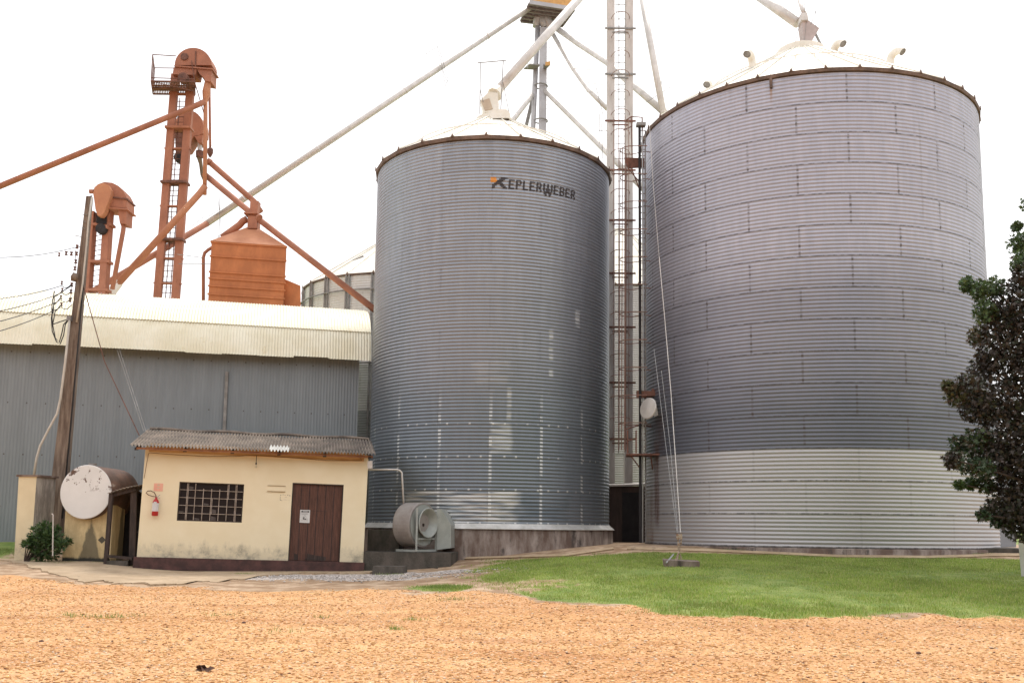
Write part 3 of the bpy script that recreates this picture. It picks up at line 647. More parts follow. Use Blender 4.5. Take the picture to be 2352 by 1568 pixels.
# ------------------------------------------------------------------ warehouse
A0 = FR(-120, 1240, 30.6); B0 = FR(820, 1000, 33.5); B0.z = 0
wa = Vector((A0.x, 30.6, 0)); wb = Vector((B0.x, 33.5, 0)); wd = (wb-wa).normalized(); wn_ = Vector((-wd.y, wd.x, 0))
wh = thing('warehouse', 'long grey corrugated warehouse with a pale yellow curved roof', 'warehouse', tuple(wa))
zE = (FR(400, 808, 31.8).z+FR(0, 787, 30.4).z+FR(845, 832, 33.3).z)/3
L = (wb-wa).length
def corr_sheet(p0, along, length, prof, pitch, amp, k, name, mt_, parent, ragged=0, seed=3):
    """corrugations run up the profile; prof = list of (offset vector, normal) stations"""
    n = int(length/pitch*k)+1; t = np.linspace(0, length, n); off = amp*np.sin(2*PI*t/pitch)
    r_ = np.random.default_rng(seed); V = []
    for s_i, (o3, nn) in enumerate(prof):
        base = np.array(p0)+np.array(o3)
        jit = 0
        if s_i == 0 and ragged:
            jit = ragged*np.repeat(r_.normal(0, 1, n//(12*k)+1), 12*k)[:n]
        V.append(base[None]+np.outer(t, np.array(along))+np.outer(off, np.array(nn))+np.outer(np.ones(n)*jit, np.array((0, 0, 1))))
    V = np.concatenate(V); I = np.arange(len(V)).reshape(len(prof), n)
    Fc = np.stack([I[:-1, :-1], I[:-1, 1:], I[1:, 1:], I[1:, :-1]], -1).reshape(-1, 4)
    ls = np.cumsum([0]+[np.linalg.norm(np.array(prof[i+1][0])-np.array(prof[i][0])) for i in range(len(prof)-1)])
    uv = np.concatenate([np.stack([t, np.full(n, l)], -1) for l in ls])
    o = fullmesh(name, V-np.array(ORG[parent]), Fc, mt_, uv=uv); o.parent = parent; return o
def wallgrey():
    M, n, b = newmat('blue_grey_wall_sheet'); g = NG(n); u, v = g.uv()
    st = g.noise(g.comb(g.m('MULTIPLY', u, 4.0), g.m('MULTIPLY', v, .35)), 1, 6, .7); bg_ = g.noise(g.comb(g.m('MULTIPLY', u, .25), g.m('MULTIPLY', v, .3)), 1, 4)
    c = g.mix(g.ss(st, .3, .75), (.225, .25, .27), (.275, .305, .33)); c = g.mix(g.m('MULTIPLY', g.ss(bg_, .45, .7), .5), c, (.21, .235, .25))
    # fixing screws in rows with rust
    a = g.m('ABSOLUTE', g.m('SUBTRACT', g.m('FRACT', g.m('DIVIDE', u, .55)), .5)); r = g.m('ABSOLUTE', g.m('SUBTRACT', g.m('FRACT', g.m('ADD', g.m('DIVIDE', v, 1.62), .1)), .5))
    k = g.m('MULTIPLY', g.m('LESS_THAN', a, .035), g.m('LESS_THAN', r, .014)); c = g.mix(g.m('MULTIPLY', k, .85), c, (.06, .04, .035))
    n.links.new(c, b.inputs['Base Color']); b.inputs['Metallic'].default_value = .25; b.inputs['Roughness'].default_value = .55; return M
nf = -wn_
corr_sheet(wa, wd, L, [((0, 0, -.2), nf), ((0, 0, 2.5), nf), ((0, 0, zE+.4), nf)], .076*1.3, .006, 5, 'wall', wallgrey(), wh)
MB().quadmesh([wb+Vector((0, 0, -.2)), wb+wn_*9+Vector((0, 0, -.2)), wb+wn_*9+Vector((0, 0, zE+1.5)), wb+Vector((0, 0, zE+.3))], [(0, 1, 2, 3)]).build('end_wall', MT['galv_dk'], wh)
prof0 = [(-.55, 0), (-.18, .42), (.25, .86), (.75, 1.22), (1.3, 1.52), (2.0, 1.80), (2.8, 2.02), (3.8, 2.16), (5, 2.22), (7, 2.1), (9, 1.4)]
prof0 = [(-.55, 0), (-.46, .35), (-.36, .72), (-.16, 1.10), (.18, 1.46), (.7, 1.80), (1.4, 2.08), (2.3, 2.30), (3.4, 2.46), (4.8, 2.52), (7, 2.3), (9.5, 1.5)]
def mkprof(pr, lift=0):
    out = []
    for i, (bk, hh) in enumerate(pr):
        d = Vector((pr[min(i+1, len(pr)-1)][0]-pr[max(i-1, 0)][0], 0, pr[min(i+1, len(pr)-1)][1]-pr[max(i-1, 0)][1])).normalized()
        nn = -wn_*d.z+Vector((0, 0, 1))*d.x if True else 0
        out.append((tuple(wn_*bk+Vector((0, 0, zE+hh))+nn*lift), tuple(nn)))
    return out
p0 = wa-wd*.2
corr_sheet(p0, wd, L+.55, mkprof(prof0[:5]), .095, .014, 5, 'roof', MT['shedroof'], wh, ragged=.012)
rf2 = corr_sheet(p0, wd, L+.55, mkprof([(-.20, 1.02)]+prof0[4:], .035), .095, .014, 5, 'roof_upper', MT['shedroof'], wh)
b = MB(); b.bar(wa+nf*.05+Vector((0, 0, zE+.30)), wb+nf*.05+Vector((0, 0, zE+.30)), .06, .5); b.build('eave_board', MT['rust_dark'], wh)
dpx = FR(516, 900, 32.3); tt = (dpx.x-wa.x)/wd.x; dp = wa+wd*tt+nf*.07
MB().bar(dp+Vector((0, 0, FR(519, 852, 32.3).z)), dp+Vector((0, 0, 1.2)), .10, .05).build('downpipe', MT['galv_dk'], wh)
tag(MB().prism([FR(x, y, 33.0) for x, y in [(262, 786), (300, 790), (292, 802), (278, 806), (268, 800)]], (0, .05, 0)).build('roof_patch', MT['shedroof']), 'small loose flap of pale roofing hanging at the warehouse eave', 'roof patch')

# ------------------------------------------------------------------ cream hut
PL = FR(314, 1278, 26.3); PR = FR(834, 1291, 27.5); bx_ = (PR-PL).normalized(); by_ = Vector((-bx_.y, bx_.x, 0)).normalized(); bz_ = bx_.cross(by_).normalized()
W_ = (PR-PL).length
hut = thing('utility_hut', 'small cream plastered hut with barred window, brown door and grey corrugated roof', 'hut', tuple(PL))
def H(x, z, y=0): return PL+bx_*x+by_*y+bz_*z
def onpl(xD, yD, y=0.0):
    a, b_ = xD-1176, yD-784-SHY; d = R2*(a/F)+U2*(-b_/F)+Fv; o = Vector((0, 0, CAMZ))
    t = (PL+by_*y-o).dot(by_)/d.dot(by_); return o+d*t
def hp(xD, yD):
    p = onpl(xD, yD)-PL; return p.dot(bx_), p.dot(bz_)
def Cc(x, y): return ((400+x/2.6133)*.69014, (1400+y/2.6133)*.69014)
def HC(x, y): return hp(*Cc(x, y))
hH = HC(1200, 262)[1]+.05
wx0, wz1 = HC(513, 528); wx1, wz0 = HC(1050, 884); dx0, dz1 = HC(1500, 537); dx1 = HC(1945, 550)[0]; dz0 = -.0
wx0, wx1 = wx0+.01, wx1+.02
# front wall with real openings
rl0 = HC(80, 214)[0]; eL = onpl(*Cc(80, 212), -.5)-PL; eR = onpl(*Cc(2225, 292), -.5)-PL; tL = onpl(*Cc(240, 78), 3.0)-PL; tR = onpl(*Cc(2180, 166), 3.0)-PL
rise = lambda y: (eL.dot(bz_)*(3.0-y)+tL.dot(bz_)*(y+.5))/3.5
b = MB(); th = .16
def panel(x0, x1, z0, z1):
    v = [H(x0, z0), H(x1, z0), H(x1, z1), H(x0, z1)]; b.quadmesh(v, [(0, 1, 2, 3)], uv=[(x0, z0), (x1, z0), (x1, z1), (x0, z1)])
panel(0, wx0, 0, hH); panel(wx0, wx1, 0, wz0); panel(wx0, wx1, wz1, hH); panel(wx1, dx0, 0, hH); panel(dx0, dx1, dz1, hH); panel(dx1, W_, 0, hH)
for (x0, z0, x1, z1) in [(wx0, wz0, wx0, wz1), (wx1, wz0, wx1, wz1), (wx0, wz0, wx1, wz0), (wx0, wz1, wx1, wz1), (dx0, 0, dx0, dz1), (dx1, 0, dx1, dz1), (dx0, dz1, dx1, dz1)]:
    b.quadmesh([H(x0, z0), H(x1, z1), H(x1, z1, th), H(x0, z0, th)], [(0, 1, 2, 3)], uv=[(x0, 1.5)]*4)
dep = 3.0
dep = 2.7
for x in (0, W_):
    b.quadmesh([H(x, 0), H(x, 0, dep), H(x, min(rise(dep), tR.dot(bz_))-.12, dep), H(x, hH)], [(0, 1, 2, 3)], uv=[(0, 0), (dep, 0), (dep, hH), (0, hH)])
b.quadmesh([H(0, 0, dep), H(W_, 0, dep), H(W_, tR.dot(bz_)-.2, dep), H(0, tR.dot(bz_)-.2, dep)], [(0, 1, 2, 3)])
b.build('wall', MT['plaster'], hut)
MB().quadmesh([H(.02, .0, 2.0), H(W_-.02, .0, 2.0), H(W_-.02, hH, 2.0), H(.02, hH, 2.0)], [(0, 1, 2, 3)]).build('inner_partition', MT['dark'], hut)
b = MB(); b.prism([H(-.06, -.32, -.09), H(W_+.03, -.32, -.09), H(W_+.03, .0, -.09), H(-.06, .0, -.09)], by_*(dep+.1)); b.build('plinth', MT['plinth'], hut)
# roof: sloping sheets with real corrugation
def rp(s_, t_): return PL+(eL*(1-s_)+eR*s_)*(1-t_)+(tL*(1-s_)+tR*s_)*t_
nC = 74; kq = 6; V = []; Fc = []; st_ = 8; nn = (eR-eL).cross(tL-eL).normalized()
for j in range(st_+1):
    for i in range(nC*kq+1):
        s_ = i/(nC*kq); V.append(rp(s_, j/st_)+nn*(.032*math.sin(2*PI*i/kq))+nn*(.02*(vnoise(np.array([s_*9]), np.array([j*.2]), 1, 40)[0]-.5)))
n1 = nC*kq+1
for j in range(st_):
    for i in range(n1-1): Fc.append((j*n1+i, j*n1+i+1, (j+1)*n1+i+1, (j+1)*n1+i))
me_ = fullmesh('roof', np.array(V)-np.array(ORG[hut]), Fc, MT['fc_roof'], uv=[(v[0], v[1]) for v in V]); me_.parent = hut
s0 = (1272-80)/(2225-80); s1_ = (1462-80)/(2225-80); i0, i1 = int(s0*nC)*kq, int(s1_*nC)*kq; V = []; Fc = []
for j in (0, .28):
    for i in range(i0, i1+1): V.append(rp(i/(nC*kq), j-.02)+nn*(.032*math.sin(2*PI*i/kq)+.014))
q_ = i1-i0+1
for i in range(q_-1): Fc.append((i, i+1, q_+i+1, q_+i))
o = fullmesh('roof_repair', np.array(V)-np.array(ORG[hut]), Fc, MT['fc_new']); o.parent = me_
b = MB(); b.tube([rp(s_, 1)+nn*(.035+.02*math.sin(s_*23)) for s_ in np.linspace(0.01, .99, 24)], .05, 6); b.build('ridge_flashing', MT['fc_roof'], me_)
# timber plate under the eave
MB().prism([H(.1, hH-.20, -.05), H(W_-.12, hH-.20, -.05), H(W_-.12, hH+.02, -.05), H(.1, hH+.02, -.05)], by_*.045).build('eave_plate', mat('ochre_plate', (.72, .46, .22), (.58, .34, .15), .8, 0, 2, (1, 1, 5)), hut)
b = MB(); b.prism([PL+eL+Vector((.15, .1, -.09)), PL+eR+Vector((-.1, .1, -.09)), PL+eR+Vector((-.1, .1, -.035)), PL+eL+Vector((.15, .1, -.035))], (0, .04, 0)); b.build('fascia', mat('brown_fascia', (.42, .20, .10), (.25, .11, .06), .85, 0, 4), hut)
b = MB()
for x in np.linspace(.15, W_-.15, 6): b.bar(PL+(eL.lerp(eR, x/W_))-bz_*.09+by_*.1, PL+(tL.lerp(tR, x/W_))-bz_*.10-by_*.3, .05, .09, up=(1, 0, 0))
b.build('rafter', MT['post'], hut)
# window
wf = MB(); e_ = .03
for (x0, x1, z0, z1) in [(wx0, wx1, wz0, wz0+e_), (wx0, wx1, wz1-e_, wz1), (wx0, wx0+e_, wz0, wz1), (wx1-e_, wx1, wz0, wz1)]:
    wf.prism([H(x0, z0, .03), H(x1, z0, .03), H(x1, z1, .03), H(x0, z1, .03)], by_*.05)
win = wf.build('window', MT['post'], hut)
MB().quadmesh([H(wx0, wz0, .07), H(wx1, wz0, .07), H(wx1, wz1, .07), H(wx0, wz1, .07)], [(0, 1, 2, 3)]).build('pane', MT['glass'], win)
b = MB(); nr, ncc = 5, 8
for i in range(1, ncc):
    x = wx0+(wx1-wx0)*i/ncc; b.bar(H(x, wz0+.02, .045), H(x, wz1-(.02 if i in (1, 2, 6, 7) else .16), .045), .014, .02)
for j in range(1, nr):
    z = wz0+(wz1-wz0)*j/nr; b.bar(H(wx0+.02, z, .04), H(wx1-.02, z, .04), .013, .02)
for (i, j0, j1) in [(1, 0, 5), (7, 0, 5), (6, 3, 5), (4, 1, 3)]:
    x = wx0+(wx1-wx0)*i/ncc+.028; b.bar(H(x, wz0+(wz1-wz0)*j0/nr, .04), H(x, wz0+(wz1-wz0)*j1/nr, .04), .011, .02)
b.build('glazing_bars', MT['bar'], win)
b = MB()
for (i, j, s_) in [(1, 4, .7), (4, 1, .9), (4, 0, 1), (3, 2, .5), (0, 1, .4), (2, 0, .6)]:
    x = wx0+(wx1-wx0)*i/ncc; z = wz0+(wz1-wz0)*j/nr; MB().quadmesh([H(x+.02, z+.02, .062), H(x+.15, z+.02, .062), H(x+.15, z+.12*s_, .062), H(x+.02, z+.15*s_, .062)], [(0, 1, 2, 3)]).build('dusty_pane', MT['dusty'], win)
# door
b = MB(); nb = 6
for i in range(nb):
    x0 = dx0+.03+(dx1-dx0-.06)*i/nb; x1 = dx0+.03+(dx1-dx0-.06)*(i+1)/nb-.004
    b.prism([H(x0, .01, .05+.003*(i % 2)), H(x1, .01, .05+.003*(i % 2)), H(x1, dz1-.03, .05+.003*(i % 2)), H(x0, dz1-.03, .05+.003*(i % 2))], by_*.04)
door = b.build('door', MT['wood'], hut)
b = MB()
for (x0, x1, z0, z1) in [(dx0, dx0+.03, 0, dz1), (dx1-.03, dx1, 0, dz1), (dx0, dx1, dz1-.03, dz1)]:
    b.prism([H(x0, z0, .0), H(x1, z0, .0), H(x1, z1, .0), H(x0, z1, .0)], by_*.09)
b.build('door_frame', MT['post'], door)
for i in range(1, nb):
    x_ = dx0+.03+(dx1-dx0-.06)*i/nb; MB().prism([H(x_-.008, .02, .047), H(x_+.006, .02, .047), H(x_+.006, dz1-.04, .047), H(x_-.008, dz1-.04, .047)], by_*.002).build('plank_gap', MT['dark'], door)
b = MB(); b.prism([H(dx0+.5, 1.35, .046), H(dx0+.95, 1.345, .046), H(dx0+.95, 1.352, .046), H(dx0+.5, 1.357, .046)], by_*.003); b.build('door_scuff', MT['post'], door); b = MB(); b.prism([H(dx0+.15, .02, .045), H(dx0+.24, .02, .045), H(dx0+.24, .17, .045), H(dx0+.15, .2, .045)], by_*.004)
b.prism([H(dx0+.48, .02, .045), H(dx0+1.0, .02, .045), H(dx0+1.0, .12, .045), H(dx0+.7, .16, .045), H(dx0+.5, .2, .045)], by_*.004); b.build('door_scuff', MT['post'], door)
# notice on the door
nx0, nz1 = HC(1566, 771); nx1, nz0 = HC(1640, 886); nx1 = nx0+(nx1-nx0)+.02; Yn = .044
nt_ = MB().prism([H(nx0, nz0, Yn-.004), H(nx1, nz0, Yn-.004), H(nx1, nz1, Yn-.004), H(nx0, nz1, Yn-.004)], by_*.004).build('notice', MT['white'])
tag(nt_, 'white warning notice with dark header fixed on the brown hut door', 'notice')
ORG[nt_] = Vector((0, 0, 0)); b = MB(); nw, nh = nx1-nx0, nz1-nz0
def nq(b, a0, a1, b0, b1, y=Yn-.007): b.quadmesh([H(nx0+nw*a0, nz0+nh*b0, y), H(nx0+nw*a1, nz0+nh*b0, y), H(nx0+nw*a1, nz0+nh*b1, y), H(nx0+nw*a0, nz0+nh*b1, y)], [(0, 1, 2, 3)])
nq(b, .13, .9, .81, .92); b.build('header_bar', MT['black'], nt_); b = MB()
nq(b, .34, .42, .25, .42); nq(b, .40, .66, .25, .30); nq(b, .42, .5, .36, .42); nq(b, .5, .62, .29, .33)
b.build('symbol', MT['black'], nt_)
b = MB()
for r_ in (.72, .64, .19, .13):
    x = .14
    while x < .82:
        l_ = random.uniform(.03, .09); nq(b, x, x+l_, r_, r_+(.03 if r_ == .64 else .018)); x += l_+.02
for s_ in np.linspace(0, 1, 9):
    nq(b, .22+.28*s_-.012, .22+.28*s_+.012, .27+.3*s_, .31+.3*s_); nq(b, .78-.28*s_-.012, .78-.28*s_+.012, .27+.3*s_, .31+.3*s_)
nq(b, .22, .33, .25, .262); nq(b, .67, .78, .25, .262)
b.build('print', mat('grey_print', (.3, .28, .28), None, .8), nt_)
b = MB(); nq(b, .28, .76, .845, .885, Yn-.010); b.build('header_text', MT['paper'], nt_)
# empty sign frame
fx0, fz1 = HC(1285, 562); fx1, fz0 = HC(1433, 617)
b = MB(); b.prism([H(fx0, fz0, -.012), H(fx1, fz0, -.012), H(fx1, fz1, -.012), H(fx0, fz1, -.012)], by_*.010)
fr = tag(b.build('blank_sign', MT['plaster']), 'blank cream sign board between window and door of the hut', 'sign'); ORG[fr] = Vector((0, 0, 0))
b = MB(); b.bar(H(fx0-.01, fz0, -.02), H(fx1+.01, fz0, -.02), .014, .02); b.bar(H(fx0-.01, fz1, -.02), H(fx1+.01, fz1, -.02), .012, .02); b.build('frame', mat('ochre_trim', (.38, .25, .11), None, .8), fr)
# faint grey writing remains beside the door
b = MB()
for (x, y, w__, h__) in [(1392, 640, 9, 8), (1412, 638, 10, 6), (1430, 642, 9, 5), (1452, 640, 10, 8), (1470, 645, 10, 8), (1391, 655, 2, 30), (1390, 684, 8, 8), (1402, 688, 7, 6), (1420, 683, 26, 3), (1432, 662, 18, 3), (1446, 686, 30, 2)]:
    a_, c_ = HC(x, y); d_, e2 = HC(x+w__, y+h__); MB().quadmesh([H(a_, e2, -.004), H(d_, e2, -.004), H(d_, c_, -.004), H(a_, c_, -.004)], [(0, 1, 2, 3)]).build('faded_mark', MT['grime2'], hut)
# sagging cable and bare bulb
b = MB(); ca_ = [HC(*p) for p in [(212, 500), (232, 380), (250, 285), (262, 278), (500, 296), (760, 310), (1000, 308), (1190, 300), (1500, 322), (1800, 345), (2070, 348), (2100, 345), (2085, 320)]]
b.tube([H(x, z, -.07) for x, z in ca_], .008, 5); b.build('cable', mat('brown_cable', (.25, .12, .06), None, .8), hut)
bl = HC(1184, 372); bo = thing('light_bulb', 'bare bulb hanging on a short cord from the hut eave', 'light bulb', tuple(H(bl[0], bl[1]+.2, -.12)))
MB().tube([H(bl[0], bl[1]+.22, -.1), H(bl[0], bl[1], -.12)], .008, 5).build('cord', MT['black'], bo)
MB().tube([H(bl[0], bl[1]+.02, -.12), H(bl[0], bl[1]-.03, -.12)], .02, 8).build('socket', MT['black'], bo)
MB().spin(H(bl[0], bl[1]-.03, -.12), (0, 0, -1), [(0, .015), (.03, .03), (.06, .035), (.085, .025), (.095, .003)], 12).build('bulb', mat('pale_bulb', (.8, .7, .5), None, .15), bo, smooth=True)
# fire sign and extinguisher
sx0, sz1 = HC(296, 541); sx1, sz0 = HC(369, 611)
fs = MB().prism([H(sx0, sz0, -.008), H(sx1, sz0, -.008), H(sx1, sz1, -.008), H(sx0, sz1, -.008)], by_*.006).build('fire_sign', mat('faded_red_sign', (.80, .36, .27), (.84, .46, .34), .7, 0, 6))
tag(fs, 'faded square pink fire sign above the extinguisher on the hut wall', 'sign'); ORG[fs] = Vector((0, 0, 0)); b = MB(); sw, sh = sx1-sx0, sz1-sz0
for (a0, a1, b0, b1) in [(.38, .62, .66, .88), (.38, .62, .36, .44), (.36, .64, .3, .36)]:
    MB().quadmesh([H(sx0+sw*a0, sz0+sh*b0, -.012), H(sx0+sw*a1, sz0+sh*b0, -.012), H(sx0+sw*a1, sz0+sh*b1, -.012), H(sx0+sw*a0, sz0+sh*b1, -.012)], [(0, 1, 2, 3)]).build('pictogram', MT['signc'], fs)
ex = HC(312, 750); ext = thing('fire_extinguisher', 'red fire extinguisher with white labels hung on the hut wall left of window', 'extinguisher', tuple(H(ex[0], ex[1]-.32, -.11)))
ec = H(ex[0], 0, -.11); zt2 = HC(312, 676)[1]; zb2_ = HC(312, 826)[1]; hgt = zt2-zb2_
def E(z): return H(ex[0], z, -.11)
MB().spin(E(zb2_), bz_, [(0, .01), (0, .07), (.02, .082), (hgt-.09, .082), (hgt-.04, .06), (hgt, .03), (hgt+.04, .025), (hgt+.04, .0)], 20).build('cylinder', MT['red'], ext, smooth=True)
MB().spin(E(zb2_+.12), bz_, [(0, .0845), (hgt*.48, .0845)], 20).build('label', MT['paper'], ext, smooth=True)
b = MB(); p = E(zb2_+hgt*.75); b.prism([p+bx_*dx+bz_*dz+by_*-.083 for dx, dz in [(-.045, -.03), (.03, -.03), (.03, .03), (-.045, .03)]], by_*.03); b.build('tag', MT['white'], ext)
hz = E(zb2_+hgt+.03); b = MB()
b.tube([hz, hz+bz_*.05-bx_*.01, hz+bz_*.13-bx_*.06, hz+bz_*.17-bx_*.15, hz+bz_*.16-bx_*.23, hz+bz_*.11-bx_*.26, hz+bz_*.06-bx_*.2, hz+bz_*.03-bx_*.1, hz+bz_*.02-bx_*.01], .011, 7); b.build('hose', mat('dark_hose', (.10, .03, .02), None, .6), ext, smooth=True)
b = MB(); b.bar(hz, hz+bx_*.09+bz_*.07, .012); b.bar(hz, hz+bx_*.1-bz_*.01, .012); b.build('lever', MT['galv'], ext)

# ------------------------------------------------------------------ orange bucket elevators
def el_leg(par, x0a, x1a, ya, x0b, x1b, yb, Y, depth=.38, name='leg', mt_=None):
    a = (FR(x0a, ya, Y)+FR(x1a, ya, Y))/2; b_ = (FR(x0b, yb, Y)+FR(x1b, yb, Y))/2; w_ = ((FR(x1a, ya, Y)-FR(x0a, ya, Y)).length+(FR(x1b, yb, Y)-FR(x0b, yb, Y)).length)/2
    b = MB(); b.bar(a, b_, w_, depth); return b.build(name, mt_ or MT['rust'], par), a, b_, w_
YA = 39.5
eA = thing('bucket_elevator', 'tall orange bucket elevator with domed head, railed platform and ladder', 'grain elevator', tuple(FR(385, 690, YA)))
_, la0, la1, wl_ = el_leg(eA, 352, 371, 690, 396, 410, 172, YA, .22)
_, ra0, ra1, _w = el_leg(eA, 393, 413, 690, 433, 447, 172, YA, .22)
for y in (218, 299, 346, 425, 478, 555, 596, 652):
    f = (690-y)/(690-172); l_ = la0.lerp(la1, f); r_ = ra0.lerp(ra1, f); hw = wl_/2+.04
    b = MB(); th_ = .09 if y in (425, 555, 299) else .05
    b.bar(l_-Vector((hw, 0, 0)), r_+Vector((hw, 0, -.03)), th_, .5 if y in (425, 555, 299) else .3, up=(0, 0, 1)) if False else b.box((l_+r_)/2, ((r_-l_).x+2*hw, .5 if y in (299, 425, 555) else .2, th_))
    b.build('flange', MT['rust_dark'] if y in (425, 555) else MT['rust'], eA)
b = MB()
for y in np.arange(232, 690, 12.2):
    f = (690-y)/(690-172); l_ = la0.lerp(la1, f); r_ = ra0.lerp(ra1, f); b.bar(l_+Vector((.1, .12, 0)), r_+Vector((-.1, .12, 0)), .022)
b.bar(la0.lerp(la1, 0)+Vector((.28, .12, 0)), la0.lerp(la1, .9)+Vector((.22, .12, 0)), .03); b.bar(ra0.lerp(ra1, 0)+Vector((-.28, .12, 0)), ra0.lerp(ra1, .9)+Vector((-.22, .12, 0)), .03)
b.build('ladder', MT['rust_dark'], eA)
def pix(pts, Y): return [FR(x, y, Y) for x, y in pts]
# head: dome, box, discharge chute
cx_, ry = 443.5, 42.5
dome = [(cx_-ry*math.cos(t), 150-40*math.sin(t)) for t in np.linspace(0, PI, 17)]
hd = MB().prism(pix(dome, YA-.35), (0, .8, 0)).build('head', MT['rust'], eA)
MB().prism(pix([(400, 150), (489, 157), (489, 160), (400, 153)], YA-.40), (0, .85, 0)).build('head_rim', MT['rust'], eA)
MB().prism(pix([(399, 155), (452, 158), (449, 172), (396, 171)], YA-.33), (0, .75, 0)).build('head_box', MT['rust'], eA)
MB().prism(pix([(452, 158), (486, 162), (485, 188), (472, 186), (467, 178), (460, 172), (456, 166)], YA-.33), (0, .7, 0)).build('discharge_chute', MT['rust'], eA)
MB().bar(*pix([(449.5, 118), (449, 158)], YA-.37), .04, .03).build('head_seam', MT['rust_dark'], eA)
MB().spin(FR(424, 131, YA-.36), (0, -1, 0), [(0, .16), (.05, .15), (.06, .01)], 14).build('bearing_plate', MT['rust_dark'], eA)
MB().spin(FR(425, 184, YA-.3), (0, -1, 0), [(0, .01), (0, .22), (.3, .2), (.32, .01)], 14).build('motor', MT['rust_dark'], eA)
# platform
b = MB(); p0_, p1_, p2_, p3_ = pix([(345, 190), (449, 197), (449, 199), (345, 192)], YA-1.0)
zf = FR(400, 212, YA).z
fl = []
for xx, YY_ in ((346, YA-1.0), (446, YA-1.0), (449, YA+.2), (352, YA+.2)): q = FR(xx, 205, YY_); fl.append(Vector((q.x, q.y, zf)))
for k in range(27):
    a_ = fl[0].lerp(fl[1], k/26); c_ = fl[3].lerp(fl[2], k/26); b.bar(a_, c_, .022, .04)
b.prism([fl[0].lerp(fl[3], .42), fl[1].lerp(fl[2], .42), fl[1].lerp(fl[2], .66), fl[0].lerp(fl[3], .66)], (0, 0, -.05))
for k in range(4):
    a_ = fl[0].lerp(fl[3], k/3); c_ = fl[1].lerp(fl[2], k/3); b.bar(a_, c_, .05, .08)
b.build('platform', MT['rust_dark'], eA)
b = MB(); zr_ = zf+1.15
cor = [fl[0], fl[3]]
for p in [fl[0], fl[3], fl[0].lerp(fl[3], .5)]: b.bar(p, Vector((p.x, p.y, zr_)), .035)
b.bar(Vector((fl[0].x, fl[0].y, zr_)), Vector((fl[3].x, fl[3].y, zr_)), .03)
b.bar(Vector((fl[0].x, fl[0].y, zr_)), Vector((fl[0].x+.95, fl[0].y, zr_-.05)), .03); b.bar(Vector((fl[3].x, fl[3].y, zr_)), Vector((fl[3].x+.9, fl[3].y, zr_)), .03)
b.bar(fl[0]+Vector((0, 0, .15)), fl[1]+Vector((0, 0, .12)), .03); b.bar(fl[0]+Vector((0, 0, -.0)), fl[1]+Vector((0, 0, -.4)), .02)
b.bar(fl[1], Vector((ra1.x+.6, YA, zf-.9)), .03); b.bar(Vector((ra1.x+.35, YA-.4, zf)), Vector((ra1.x+.1, YA-.4, zf+1.2)), .03)
b.build('railing', MT['rust_dark'], eA)
# vertical drop pipes from the head
def spout(label, pts, r, mt_, name='spout', cat='grain spout', fl_=None, par=None, n=12):
    P = [FR(*q) for q in pts]
    if par is None:
        par = thing(name, label, cat, tuple(P[-1])); nm = 'pipe'
    else: nm = name
    MB().tube(P, r, n).build(nm, mt_, par, smooth=True)
    if fl_:
        for f in fl_:
            d = (P[-1]-P[0]); c_ = P[0]+d*f; dn = d.normalized(); MB().tube([c_-dn*.04, c_+dn*.04], r*1.22, n).build('flange', mt_, par)
    return par
spout('', [(478, 186, YA-.1), (474, 214, YA-.1), (472, 234, YA-.15), (472, 300, YA-.3), (470, 447, YA-.3)], .085, MT['rust_light'], 'drop_pipe', par=eA)
MB().tube(pix([(478, 186), (474, 212), (472, 232)], YA-.12), [.13, .17, .11], 10).build('valve', MT['rust_light'], eA)
spout('', [(481, 188, YA+.2), (483, 346, YA+.1)], .05, MT['rust'], 'drop_pipe', par=eA)
MB().spin(FR(483, 346, YA+.1), (0, 0, -1), [(-.1, .08), (-.06, .12), (.1, .12), (.2, .08), (.3, .02)], 12).build('pipe_collar', MT['rust_dark'], eA)
# second elevator behind
YB = 41.5
eB = thing('bucket_elevator', 'shorter orange elevator head standing just behind the tall orange elevator', 'grain elevator', tuple(FR(405, 690, YB)))
MB().prism(pix([(434-33*math.cos(t), 292-38*math.sin(t)) for t in np.linspace(0, PI, 15)]+[(466, 306), (452, 313), (446, 312), (428, 340), (414, 340), (401, 312)], YB-.3), (0, .8, 0)).build('head', MT['rust'], eB)
MB().prism(pix([(401, 292), (425, 292), (424, 366), (412, 376), (404, 366)], YB-.38), (0, .06, 0)).build('drive_guard', MT['rust_dark'], eB)
MB().prism(pix([(446, 312), (466, 310), (463, 328), (455, 328)], YB-.3), (0, .6, 0)).build('discharge_chute', MT['rust'], eB)
MB().tube(pix([(459, 325), (459, 347)], YB), .1, 12).build('connector', MT['white'], eB)
MB().spin(FR(459, 354, YB), (0, 0, 1), [(-.2, .06), (-.15, .16), (.12, .18), (.16, .08)], 12).build('collar', MT['rust_dark'], eB)
MB().tube(pix([(457, 358), (461, 376), (464, 402), (469, 414)], YB), [.12, .08, .07, .06], 8).build('drop_pipe', mat('dull_olive', (.2, .15, .09), None, .8), eB)
el_leg(eB, 354, 368, 690, 384, 397, 350, YB, .2); el_leg(eB, 394, 409, 690, 422, 436, 350, YB, .2)
MB().spin(FR(413, 366, YB-.3), (0, -1, 0), [(0, .01), (0, .2), (.28, .18), (.3, .01)], 12).build('motor', MT['dark'], eB)
